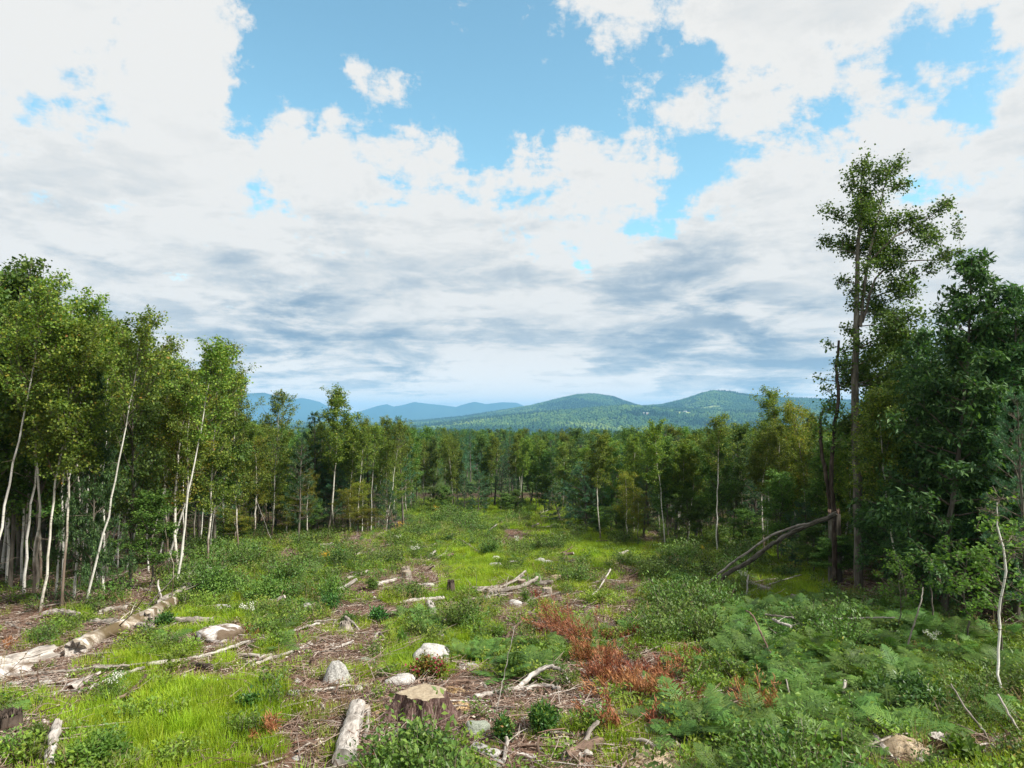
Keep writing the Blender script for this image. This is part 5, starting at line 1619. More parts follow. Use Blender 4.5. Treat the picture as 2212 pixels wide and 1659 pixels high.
log(C2([(0, 850), (90, 838), (220, 825), (330, 806)]), 2.6, 'bleached', 'thin pale pole below the cone shaped boulder', name='fallen_pole', cat='pole', lift=2)
log(C2([(0, 575), (40, 555), (75, 530)]), 4, 'bleached', 'short pale pole end left of the forked branch', lift=1)
log(C2([(1350, 520), (1400, 480, .1), (1470, 452, .25)]), 3, 'brownwood', 'brown broken branch rising beside the fern clump', name='fallen_branch', cat='branch', lift=2)
log(C2([(945, 480), (935, 440), (965, 385, .12)]), 5, 'bleached', 'crooked pale wood piece standing above the round boulder', name='wood_piece', cat='wood piece', k=8, rough=.2, jag=.1)
log(C2([(955, 485), (990, 450), (1030, 415)]), 1.8, 'greywood', 'thin stick beside the crooked pale wood piece', name='fallen_branch', cat='branch')
log(C2([(1620, 705), (1720, 690), (1830, 665)]), 3, 'darkwood', 'dark branch lying at the edge of the rust red needles', name='fallen_branch', cat='branch', lift=2, limbs=3)
log(C2([(1960, 650), (2060, 655), (2200, 660)]), 3, 'darkwood', 'dark thin trunk lying through the rust red needles', name='fallen_branch', cat='branch', lift=2, limbs=3)
log(C2([(-20, 1190), (60, 1200), (130, 1180)]), 7, 'brownwood', 'curved brown root piece left of the large barkless log', k=8, rough=.15, name='root_piece', cat='root')
log(C2([(450, 960), (452, 1040), (432, 1170)]), 5.5, 'greywood', 'thin split post beside the large barkless log', k=8, rough=.1, lift=1)
log(C5([(790, 1272), (850, 1255), (925, 1238)]), 4, 'greywood', 'grey weathered log on the grass below the middle stand', lift=1)
log(C5([(950, 1460), (1010, 1446), (1078, 1432)]), 4.8, 'bleached', 'pale split log below the flat topped stump', lift=1)
log(C5([(765, 1500), (860, 1480), (955, 1456)]), 4, 'brownwood', 'brown log in line with the pale split one', lift=1)
log(C5([(755, 1420), (820, 1400), (890, 1374)]), 4, 'bleached', 'pale log half hidden by shrubs left of the flat topped stump', lift=1)
log(C5([(830, 1318), (870, 1318), (930, 1316)]), 2.5, 'greywood', 'thin grey log left of the flat topped stump in the mid distance')
log(C5([(530, 1465), (560, 1462), (592, 1458)]), 3.2, 'bleached', 'small pale log end among the dark green shrubs')
log(C5([(1280, 1222), (1310, 1205), (1335, 1185)]), 2.6, 'greywood', 'grey stick among the grass tufts in the middle distance', name='fallen_branch', cat='branch', limbs=2)
log(C5([(1345, 1285), (1380, 1262), (1415, 1238)]), 2.6, 'greywood', 'grey stick pointing up right in the middle distance', name='fallen_branch', cat='branch', limbs=2)
log(C5([(1500, 1150), (1560, 1190), (1625, 1235)]), 2.2, 'greywood', 'grey branch sloping down through the bushes in the distance', name='fallen_branch', cat='branch', limbs=3)
log(C5([(1450, 1290), (1480, 1300), (1510, 1315)]), 1.8, 'greywood', 'short stick near the pale rubble heap', name='fallen_branch', cat='branch')
log(C5([(1690, 1130), (1700, 1090, .4), (1750, 1050, 1.2)]), 1.1, 'bleached', 'arched pale bare stem at the far part of the clearing', name='dead_stick', cat='stick', lift=1)
log(C5([(1560, 975), (1590, 972), (1618, 968)]), 1.8, 'bleached', 'tiny pale log at the far end of the clearing')
log(C5([(1560, 1040), (1590, 1050), (1620, 1058)]), 1.6, 'bleached', 'tiny second pale log at the far end of the clearing')
log(C6([(575, 1212), (680, 1216), (790, 1218)]), 1.9, 'greywood', 'long straight weathered log before the young pine on the right')
log(C6([(905, 1468), (950, 1450), (995, 1430)]), 3.2, 'greywood', 'short grey log in the shrubs at centre right')
log(C6([(920, 1478), (960, 1464), (1000, 1446)]), 2.4, 'bleached', 'pale stick beside the short grey log at centre right', name='fallen_branch', cat='branch')
log(C6([(590, 1548), (660, 1500, .1), (735, 1440, .45)]), 1.8, 'bleached', 'pale slanting stick above the rust red patch', name='fallen_branch', cat='branch', lift=2)

# --- right side
_d = gpt(1506, 1274)[1]
log([(1506, 1272, 0, _d), (1560, 1247, 0, _d - .2), (1617, 1214, 0, _d - .4), (1650, 1190, 0, _d - .6), (1684, 1168, 0, _d - .7), (1718, 1148, 0, _d - .8), (1765, 1128, 0, _d - 1), (1803, 1112, 0, _d - 1.2)], 4.6, 'grey_bark',
    'big fallen trunk leaning up to the right on a broken off trunk', name='leaning_trunk', cat='trunk', n=30, taper=.95, lift=.3, jag=.12, limbs=5)
log([(1528, 1262, 0, _d - .3), (1575, 1222, 0, _d - .5), (1612, 1196, 0, _d - .7), (1660, 1162, 0, _d - .9), (1705, 1143, 0, _d - 1.1), (1740, 1132, 0, _d - 1.25)], 2.6, 'greywood',
    'thinner stem running above the big leaning trunk', name='leaning_trunk', cat='trunk', n=20, taper=.9, lift=.3)
log(C6([(1650, 1450), (1720, 1475), (1810, 1505)]), 4.5, 'greywood', 'weathered log right of the upright pale stick before the wood', lift=1)
log(C6([(1560, 1482), (1700, 1450, .1), (1840, 1435, .15)]), 1.8, 'greywood', 'thin pole over the logs before the right wood, left one', name='fallen_pole', cat='pole')
log(C6([(1600, 1520), (1800, 1465, .1), (2000, 1420, .2)]), 1.6, 'bleached', 'thin pole over the logs before the right wood, right one', name='fallen_pole', cat='pole')
log(C6([(1632, 1548), (1641, 1460), (1650, 1380)]), 2.0, 'bleached', 'upright pale dead stick standing in the ferns before the right wood', name='dead_stick', cat='stick', lift=0)
log(C3([(1000, 170), (1060, 195), (1122, 222)]), 4.5, 'greywood', 'grey log at the edge of the right wood behind the ferns', lift=1.5)
log(C3([(1230, 355, .35), (1380, 350, .35), (1540, 346, .35)]), 1.7, 'bleached', 'thin level pale pole in the ferns before the dark wood', name='fallen_pole', cat='pole')
log(C3([(865, 368, .5), (930, 378, .5), (1010, 390, .5)]), 1.8, 'greywood', 'pale stick lying level on the ferns', name='fallen_branch', cat='branch')
log(C3([(905, 388, .45), (950, 415, .45), (1000, 432, .45)]), 3, 'bleached', 'white forked stick lying on the ferns', name='fallen_branch', cat='branch', limbs=3)
log(C3([(890, 568, .4), (840, 505, .6), (800, 465, .8), (765, 430, .8)]), 2.0, 'brownwood', 'forked grey branch sticking out of the ferns', name='fallen_branch', cat='branch', limbs=2)
log(C3([(1005, 718, .3), (990, 670, .6), (970, 590, .8)]), 2.2, 'greywood', 'pale upright stick standing in the ferns left of the pale stub', name='dead_stick', cat='stick', taper=.7)
log(C3([(1266, 705), (1272, 655), (1280, 612)]), 4.2, 'bleached', 'short thick pale stub standing in the ferns', name='stub', cat='stub', jag=.1, taper=.8)
log(C3([(1105, 695), (1103, 640), (1100, 598)]), 2.2, 'brownwood', 'small brown stub between the two pale ones in the ferns', name='stub', cat='stub')
log(C3([(690, 748, .45), (760, 718, .75), (860, 712, .9), (940, 722, .8), (1005, 748, .5)]), 2.0, 'brownwood', 'arched dead branch bending over the ferns', name='dead_branch', cat='branch', limbs=6)
log(C3([(140, 928), (240, 955, .05), (330, 985), (410, 1005)]), 4.0, 'greywood', 'grey curved pole above the sandy mound at the bottom', name='fallen_pole', cat='pole', lift=2)
log(C3([(105, 1060), (170, 1010), (235, 975)]), 6, 'greywood', 'grey forked limb left of the sandy mound at the bottom', name='fallen_branch', cat='branch', limbs=2)
log(C3([(1425, 888), (1465, 945), (1512, 1010)]), 6.5, 'bleached', 'decaying pale log beside the earthy mound at the bottom right', k=10, rough=.15, jag=.06)
log(C3([(2045, 935), (1990, 850, .35), (1900, 730, .9), (1830, 615, 1.5)]), 2.6, 'greywood', 'long grey stick leaning left at the bottom right', name='dead_stick', cat='stick', taper=.5, limbs=2)
log(C3([(2212, 895), (2150, 800, .3), (2075, 670, .9)]), 2.6, 'bleached', 'thin fallen stem leaning against the curved white sapling', name='dead_stick', cat='stick', taper=.8)
log(C3([(1810, 905), (1920, 950), (2030, 1000)]), 2.6, 'bleached', 'thin pale branch right of the cut stump at the bottom right', name='fallen_branch', cat='branch', lift=3, limbs=2)
log(C3([(1590, 460, .2), (1620, 360, .9), (1670, 200, 2.2), (1685, 110, 3.0)]), 2.0, 'greywood', 'thin bent dead stem before the dark wood', name='dead_stick', cat='stick', taper=.5)
log(C3([(1740, 330), (1738, 250, .8), (1725, 100, 2.2), (1722, 20, 3.1)]), 2.0, 'grey_bark', 'thin grey upright stem before the darkest gap of the right wood', name='dead_stick', cat='stick', taper=.6)
log(C3([(1085, 1015), (1130, 1030), (1170, 1045)]), 5, 'bleached', 'pale log end at the bottom edge between the two mounds', k=10, jag=.04)

MARKS = [(915, 1500, 'big stump'), (720, 1470, 'cone shaped boulder'), (935, 1415, 'round pale boulder'), (465, 1370, 'mossy boulder'), (750, 1620, 'barkless log'), (40, 1440, 'broken log at the left edge'),
         (230, 1380, 'mossy rotten log'), (380, 1290, 'root pile'), (550, 1400, 'long curved pole'), (745, 1360, 'twisted stump'), (1090, 1275, 'brush pile'), (905, 1300, 'straight pale log'), (1170, 1490, 'bleached branch'),
         (1210, 1550, 'small grey cut stump'), (1170, 1580, 'dark green bush'), (1260, 1620, 'rough barked chunk'), (1230, 1370, 'dead fir top'), (1350, 1450, 'rust red patch'), (1030, 1600, 'layered greenish rock'),
         (930, 1640, 'broad leafy bush'), (240, 1470, 'split slab'), (420, 1560, 'lime grass of the left foreground'), (1070, 1440, 'long upright pale stick'), (600, 1340, 'paired pale poles'), (1420, 1640, 'sandy mound'),
         (1810, 1620, 'earthy mound'), (840, 1390, 'pale fern clump'), (1000, 1390, 'crooked pale wood piece'), (180, 1350, 'fir seedling'), (1300, 1300, 'slanting pale stick')]
MARKS += [(865, 1200, 'grey weathered log below the middle stand'), (1000, 1195, 'grey stick among the grass tufts'), (1070, 1220, 'dark green far bush'), (1240, 1190, 'long straight weathered log'), (1390, 1255, 'large pale green shrub'),
          (1520, 1240, 'low end of the leaning trunk'), (700, 1215, 'dark conifer like bush'), (560, 1250, 'wide mass of leafy shrub'), (1080, 1110, 'tiny pale logs at the far end'), (1150, 1160, 'arched pale bare stem'), (880, 1250, 'flat topped old stump')]
lr2 = np.random.default_rng(88); ns = 0; used = set()
while ns < 46:
    u, v = lr2.uniform(560, 1500), 1110 + 200 * lr2.random() ** 1.2
    p = gpt(u, v); c = chr(int(cover(np.array([p[0]]), np.array([p[1]]))[0][0]))
    if c == 'l': continue
    L = lr2.uniform(14, 52) * (v - 1000) / 250; a = lr2.normal(0, .45); thick = lr2.random() < .3
    lm = min(MARKS, key=lambda q: math.hypot(q[0] - u, (q[1] - v) * 1.6)); side = 'left of' if u < lm[0] else 'right of'
    tone = ['bleached', 'greywood', 'brownwood'][int(lr2.integers(3))]
    nm = '%s %s %s %s the %s' % ({'bleached': 'pale', 'greywood': 'grey', 'brownwood': 'brown'}[tone], 'log' if thick else 'branch', ['lying', 'half sunk in weeds', 'resting in the grass'][int(lr2.integers(3))], side, lm[2])
    if nm in used: continue
    used.add(nm); ns += 1
    log([(u, v), (u + L * .5 * math.cos(a), v + L * .18 * math.sin(a), .04), (u + L * math.cos(a), v + L * .35 * math.sin(a), lr2.uniform(0, .25))],
        (lr2.uniform(2.6, 4.4) if thick else lr2.uniform(1.2, 2.2)) * (v - 930) / 280, tone, nm, name='fallen_log' if thick else 'fallen_branch', cat='log' if thick else 'branch', lift=1.8, limbs=0 if thick else 3, taper=.6, rough=.1 if thick else .05)

def slab(u, v, L, wd, nm, mat, seed):
    rng = np.random.default_rng(seed); b = gpt(u, v); k = L / S * b[1]; w = wd / S * b[1]; n = 7
    t_ = np.linspace(-.5, .5, n); e = w * (.5 + .18 * rng.normal(0, 1, n)) * (1 - (np.abs(t_) * 2) ** 4 * .6)
    ang = rng.uniform(0, 3.14); ca, sa = math.cos(ang), math.sin(ang) * .8
    up = .03 + .04 * rng.random(); V = []
    for th in (0, .022):
        for i in range(n):
            for sg in (-1, 1):
                x = t_[i] * k; y = sg * e[i]
                V.append((x * ca - y * sa, x * sa + y * ca, up + th + .02 * math.sin(i * 1.3 + seed) + .015 * sg))
    Q = []
    o2 = 2 * n
    for i in range(n - 1):
        a = 2 * i
        Q += [(a + o2, a + 1 + o2, a + 3 + o2, a + 2 + o2), (a, a + 2, a + 3, a + 1), (a, a + o2, a + 2 + o2, a + 2), (a + 1, a + 3, a + 3 + o2, a + 1 + o2)]
    Q += [(0, 1, 1 + o2, o2), (2 * n - 2, 2 * n - 2 + o2, 2 * n - 1 + o2, 2 * n - 1)]
    gg = Geo().add(V, Q)
    o = link('wood_chunk', gg.mesh('wood_chunk', M[mat], False)); o.location = b
    tag(o, nm, 'wood chunk', None, 'thing')


sr = np.random.default_rng(99); used = set(); k_ = 0
for q in range(900):
    if k_ >= 70: break
    u, v = sr.uniform(20, 1500), sr.uniform(1290, 1655); p = gpt(u, v); c = chr(int(cover(np.array([p[0]]), np.array([p[1]]))[0][0]))
    if c not in 'd.r': continue
    lm = min(MARKS, key=lambda m_: math.hypot(m_[0] - u, (m_[1] - v) * 1.6)); side = 'left of' if u < lm[0] else 'right of'
    mat = ['bleached', 'greywood', 'brownwood', 'dustbed'][int(sr.integers(4))] if 'dustbed' in M else ['bleached', 'greywood', 'brownwood'][int(sr.integers(3))]
    L = sr.uniform(10, 26) * (v - 1000) / 450
    nm = '%s %s of torn wood %s the %s' % ({'bleached': 'pale', 'greywood': 'grey', 'brownwood': 'brown', 'dustbed': 'yellowish'}[mat], 'slab' if L > 17 else 'splinter', side, lm[2])
    if nm in used: continue
    used.add(nm); k_ += 1
    slab(u, v, L, L * sr.uniform(.22, .5), nm, mat, 900 + k_)

# small sticks scattered over the bare ground
n_st = 0
xs, ys = cand(1500, 9, 34, 1.0, 36)
cc, uu, vv = cover(xs, ys)
for x, y, c in zip(xs, ys, cc):
    c = chr(c)
    if c not in 'd.r' and not (c in 'hg' and lrng.random() < .10): continue
    if lrng.random() > (.62 if y < 18 else .35): continue
    if n_st >= 230: break
    n_st += 1
    a = lrng.normal(0, .9) if lrng.random() < .7 else lrng.uniform(0, 6.28); L = lrng.uniform(.35, 1.5); m = 6
    P0 = np.array([[x, y, 0]]); P = curves(P0, np.array([[math.cos(a), math.sin(a) * .7, 0]]), [L], m, 0, .12, lrng)[0]
    P[:, 2] = gz(P[:, 0], P[:, 1]) + .035 + np.array([0, .02, .03, .03, .04, .04]) * lrng.uniform(.5, 2.5)
    r = lrng.uniform(.008, .028)
    mi = int(lrng.integers(4))
    g = Geo().add(*tubes(P[None], (r * np.linspace(1, .45, m) * (1 + lrng.normal(0, .08, m)))[None], 5))
    base = P[0].copy(); g.V = [v_ - base for v_ in g.V]
    o = link('fallen_stick', g.mesh('fallen_stick', M[['bleached', 'greywood', 'greywood', 'brownwood'][mi]], True)); o.location = base
    u_, v_ = (float(q) for q in proj(np.array(x), np.array(y), gz(x, y)))
    lm = min(MARKS, key=lambda q: math.hypot(q[0] - u_, (q[1] - v_) * 1.6))
    dx, dy = u_ - lm[0], v_ - lm[1]
    side = ('left of' if dx < 0 else 'right of') if abs(dx) > abs(dy) * 1.6 else ('beyond' if dy < 0 else 'in front of')
    tone = ['pale', 'grey', 'grey', 'brown'][mi]
    nm = '%s %s%s stick loose %s the %s' % (tone, 'long' if L > 1 else ('middling' if L > .65 else 'short'), ' thick' if r > .019 else ' thin', side, lm[2])
    tag(o, nm, 'stick', nm + ' and its like')


# ---------------- hero stump
def lobed(rng, k, lobes):
    a = np.linspace(0, 2 * np.pi, k, endpoint=False)
    return a


def big_stump(u, v, rpx, hpx, label, mats=('stumpbark', 'stumpcut'), seed=1, roots=6, name='tree_stump', flare=1.75, amp=.16, cutrough=.006, phs=None, ams=None):
    rng = np.random.default_rng(seed)
    b = gpt(u, v); d = b[1]; r = rpx / S * d; h = hpx / S * d
    k = 72; nz = 16
    a = np.linspace(0, 2 * np.pi, k, endpoint=False)
    ph = np.sort(rng.random(roots) * 6.28 + np.arange(roots) * .01); ph = np.arange(roots) * 6.28 / roots + rng.normal(0, .22, roots); am = rng.uniform(.6, 1.25, roots)
    if phs: ph = np.radians(phs); am = np.array(ams)
    rootf = sum(A * np.exp(-((np.angle(np.exp(1j * (a - p)))) / .25) ** 2) for A, p in zip(am, ph))
    fine = .02 * np.sin(a * 19 + 1) + .025 * np.sin(a * 31 + 2) + .02 * rng.normal(0, 1, k)
    t = np.linspace(0, 1, nz)
    V = []
    for i, tt in enumerate(t):
        sp = (1 - tt)
        rr = r * (1 + (flare - 1) * .35 * sp ** 1.4 + rootf * (amp * .7 + (flare - 1) * .95 * sp ** 1.7) + fine * (1 + sp))
        rr = rr + r * .015 * rng.normal(0, 1, k)
        zz = np.full(k, -0.12 + (h + .12) * tt)
        zz = zz + (.03 * r * np.sin(a * 2 + 1) if i == nz - 1 else 0)
        V.append(np.stack([np.cos(a) * rr, np.sin(a) * rr, zz], -1))
    V = np.array(V); idx = np.arange(nz * k).reshape(nz, k); nx = np.roll(idx, -1, 1)
    Q = np.stack([idx[:-1], nx[:-1], nx[1:], idx[1:]], -1).reshape(-1, 4)
    g = Geo().add(V.reshape(-1, 3), Q)
    CLEAR.append((b[0], b[1], r * 1.9))
    # cut face: concentric rings, a little uneven
    top = V[-1]; c = top.mean(0); rings = [top * 1.0]
    F = Geo(); m = 9; RV = []
    for j in range(m):
        f = 1 - j / m
        rv = c + (top - c) * f; rv[:, 2] += rng.normal(0, cutrough * r, k) + (.004 if j else 0) + .03 * r * math.sin(j * 1.7)
        RV.append(rv)
    RV = np.array(RV); id2 = np.arange(m * k).reshape(m, k); nx2 = np.roll(id2, -1, 1)
    Q2 = np.stack([id2[:-1], nx2[:-1], nx2[1:], id2[1:]], -1).reshape(-1, 4)
    Vc = np.concatenate([RV.reshape(-1, 3), [c]]); T2 = [(id2[-1, i], nx2[-1, i], m * k) for i in range(k)]
    F.add(Vc, Q2, T2)
    for gg in (g, F): gg.V = [x + b for x in gg.V]
    return place_mesh(name, label, 'stump', None, [('bark', g, M[mats[0]], True), ('cut_face', F, M[mats[1]], True)], b), b, r


def stumpbark():
    m, t = new_mat('stumpbark')
    tc = t.node('ShaderNodeTexCoord').outputs['Object']
    mp = t.node('ShaderNodeMapping', {'Vector': tc, 'Scale': (1, 1, .16)}).outputs[0]
    n = t.noise(mp, 26, 8, .7, .6); n2 = t.noise(mp, 70, 4, .7)
    c = t.ramp(n, [(.34, (.03, .018, .015)), (.47, (.11, .065, .055)), (.57, (.22, .145, .125)), (.70, (.42, .33, .29))])
    h = t.math('ADD', t.math('MULTIPLY', n, .7), t.math('MULTIPLY', n2, .3))
    b = t.node('ShaderNodeBump', {'Strength': 1.0, 'Distance': .09, 'Height': h})
    p = t.node('ShaderNodeBsdfPrincipled', {'Base Color': c, 'Roughness': .9, 'Specular IOR Level': .15, 'Normal': b.outputs[0]})
    t.node('ShaderNodeOutputMaterial', {0: p.outputs[0]})
    return m


def stumpcut(c1, c2, rim, name):
    m, t = new_mat(name)
    tc = t.node('ShaderNodeTexCoord').outputs['Object']
    w = t.node('ShaderNodeTexWave', {'Vector': tc, 'Scale': 9.0, 'Distortion': 3.0, 'Detail': 3.0}, wave_type='RINGS', rings_direction='Z').outputs[1]
    n = t.noise(tc, 16, 6, .65); n2 = t.noise(tc, 4.5, 4, .6)
    f = t.math('ADD', t.math('MULTIPLY', w, .12), t.math('MULTIPLY', n, .95))
    c = t.ramp(f, [(.25, c1), (.85, c2)])
    c = t.mix(t.maprange(n2, .55, .68), c, rim)
    b = t.node('ShaderNodeBump', {'Strength': .7, 'Distance': .02, 'Height': n})
    p = t.node('ShaderNodeBsdfPrincipled', {'Base Color': c, 'Roughness': .85, 'Specular IOR Level': .15, 'Normal': b.outputs[0]})
    t.node('ShaderNodeOutputMaterial', {0: p.outputs[0]})
    return m


M['stumpbark'] = stumpbark()
M['stumpcut'] = stumpcut((.22, .17, .115), (.42, .355, .26), (.24, .19, .135), 'stump_cut')
M['oldcut'] = stumpcut((.20, .16, .12), (.40, .34, .27), (.14, .10, .08), 'old_cut')
ob, SB, SR = big_stump(*C2([(820, 1025)])[0], 38, 62, 'huge freshly cut conifer stump with pale top and flared shaggy roots', seed=4, roots=6, flare=2.2, amp=.42, phs=[197, 238, 283, 322, 8, 95], ams=[1.7, .9, 1.2, 1.6, 1.0, .6])
big_stump(*C2([(425, 985)])[0], 12, 18, 'small round topped pale stump at the head of the large barkless log', ('bleached', 'oldcut'), 5, 4, flare=1.2, amp=.05)
big_stump(*C2([(1727, 990)])[0], 8, 20, 'small grey cut stump beside the dark bush right of centre', ('brown_bark', 'oldcut'), 6, 4, flare=1.1, amp=.03)
big_stump(*C5([(1150, 1420)])[0], 9, 20, 'flat topped old stump with a slab resting on it in the mid distance', ('greywood', 'oldcut'), 7, 5, flare=1.7)
big_stump(*C2([(1470, 135)])[0], 8, 15, 'reddish broken stump behind the brush pile', ('brownwood', 'oldcut'), 8, 5, flare=1.4)
big_stump(*C2([(1640, 185)])[0], 9, 14, 'grey old stump with several feet right of the brush pile', ('greywood', 'oldcut'), 9, 6, flare=1.5)
big_stump(*C2([(1000, 165)])[0], 7, 20, 'dark jagged stump wrapped in leaves left of the brush pile', ('darkwood', 'darkwood'), 10, 5, flare=1.6, cutrough=.35)
big_stump(*C2([(620, 350)])[0], 7, 13, 'small leaning brown stump in the grass right of the dark round bush', ('brownwood', 'oldcut'), 11, 4, flare=1.4)
big_stump(*C2([(85, 690)])[0], 7, 22, 'rotten brown stump beside the cone shaped boulder', ('brownwood', 'brownwood'), 12, 4, flare=1.3, cutrough=.3)
big_stump(*C2([(300, 430)])[0], 10, 17, 'old grey stump with twisted roots in the bare soil', ('greywood', 'greywood'), 13, 5, flare=2.6, cutrough=.25)
big_stump(*C1([(60, 1110)])[0], 21, 40, 'dark hollow rotten stump at the left edge of the foreground', ('darkwood', 'darkwood'), 14, 5, flare=1.35, amp=.12, cutrough=.3)
big_stump(*C3([(1775, 960)])[0], 19, 28, 'grey weathered cut stump at the bottom right', ('brown_bark', 'bleached'), 15, 5, flare=1.2, amp=.08, cutrough=.08)
big_stump(*C5([(640, 1215)])[0], 6, 9, 'low brown stump in front of the middle stand', ('brownwood', 'oldcut'), 16, 4)
big_stump(*C2([(700, 60)])[0], 8, 16, 'crumbling stump in the grass above the straight pale log', ('greywood', 'oldcut'), 17, 5, flare=1.6, cutrough=.2)
big_stump(*C6([(1850, 1455)])[0], 3, 30, 'x') if False else None
big_stump(*C3([(700, 690)])[0], 12, 14, 'low broken stump sunk among the ferns', ('greywood', 'darkwood'), 18, 5, flare=1.4, cutrough=.35)
big_stump(1805, 1262, 12, 150, 'broken off trunk on which the leaning trunk rests', ('grey_bark', 'brownwood'), 19, 4, flare=1.2, amp=.05, cutrough=.5)

# roots of the old twisted stump and split slab on the flat stump
for pts, lab in (([(240, 380), (225, 400)], 'broken root arm of the twisted stump, left'), ([(300, 385, .12), (350, 410, .06), (395, 445)], 'long pale root sweeping right from the twisted stump'),
                 ([(490, 500), (520, 480, .08), (560, 495)], 'pale curled root piece right of the twisted stump')):
    log(C2(pts), 4, 'greywood', lab, name='root_piece', cat='root', lift=1.2, rough=.12, taper=.5)

# sawdust round the big stump
def mound(u, v, ru, rv, h, mat, label, name, kind, seed, cat=None):
    rng = np.random.default_rng(seed)
    b = gpt(u, v); d = b[1]; rx = ru / S * d; ry = rv / S * d * 3.2
    k = 40; m = 12
    a = np.linspace(0, 2 * np.pi, k, endpoint=False); edge = 1 + .16 * np.sin(a * 2 + seed) + .1 * np.sin(a * 5 + seed * 2) + rng.normal(0, .05, k)
    V = []
    for j in range(m):
        f = 1 - j / m
        x = b[0] + np.cos(a) * rx * f * edge; y = b[1] + np.sin(a) * ry * f * edge
        z = gz(x, y) + h * (1 - f ** 2) - .03 * (f > .95) + rng.normal(0, .006, k)
        V.append(np.stack([x, y, z], -1))
    V = np.array(V); idx = np.arange(m * k).reshape(m, k); nx = np.roll(idx, -1, 1)
    Q = np.stack([idx[:-1], nx[:-1], nx[1:], idx[1:]], -1).reshape(-1, 4)
    c = np.array([b[0], b[1], float(gz(b[0], b[1])) + h])
    T = [(idx[-1, i], nx[-1, i], m * k) for i in range(k)]
    g = Geo().add(np.concatenate([V.reshape(-1, 3), [c]]), Q, T)
    g.V = [x - b for x in g.V]
    o = link(name, g.mesh(name, M[mat], True)); o.location = b
    tag(o, label, cat, None, kind)
    return b, rx, ry, o


def grains(name, items, n, mat, label, smin, smax, seed):
    rng = np.random.default_rng(seed); Ps = []
    for (b, rx, ry) in items:
        a = rng.random(n) * 6.28; f = np.abs(rng.normal(0, .62, n))
        x = b[0] + np.cos(a) * rx * f; y = b[1] + np.sin(a) * ry * f
        Ps.append(np.stack([x, y, gz(x, y) + .012 + np.clip(.035 * (1 - f), 0, 1)], -1))
    P = np.concatenate(Ps); n = len(P)
    d = norm(rng.normal(0, 1, (n, 3)) * [1, 1, .3]); nn = norm(rng.normal(0, .4, (n, 3)) + [0, 0, 1])
    s = rng.uniform(smin, smax, n)
    g = Geo().add(*leafquads(P, d, nn, s, s * .5, .2, .5))
    tag(link(name, g.mesh(name, M[mat])), label, kind='stuff')


flat = lambda m: m
M['dustbed'] = rock_mat('dustbed', (.34, .23, .12), (.50, .36, .20), (.62, .47, .28), None, 8)
it = []
for i, (u, v, ru, rv) in enumerate([(*C2([(575, 985)])[0], 30, 17), (*C2([(1075, 935)])[0], 26, 13), (*C2([(990, 1000)])[0], 24, 12), (*C2([(1010, 830)])[0], 26, 7), (*C2([(870, 1075)])[0], 26, 7)]):
    if i < 2:
        b, rx, ry, o = mound(u, v, ru * .75, rv * .6, .07, 'dustbed', 'pale yellow sawdust heaped beside the big stump', 'sawdust', 'stuff', 30 + i)
    else:
        b = gpt(u, v); rx, ry = ru / S * b[1], rv / S * b[1] * 2.4
    it.append((b, rx, ry)); CLEAR.append((b[0], b[1], rx))
grains('sawdust', it, 3200, 'sawdust', 'fresh sawdust and chips sprinkled around the big stump', .018, .055, 40)
mound(*C3([(1580, 945)])[0], 40, 20, .14, 'sand', 'earthy mound with dry straw at the bottom right', 'earth_mound', None, 33, 'mound')
mound(*C3([(285, 1040)])[0], 62, 22, .14, 'sand', 'sandy bare mound at the bottom edge', 'earth_mound', None, 34, 'mound')
mound(*C2([(1240, 215)])[0], 12, 5, .05, 'sand', 'small pale patch of sand in front of the brush pile', 'sand_patch', None, 35, 'mound')

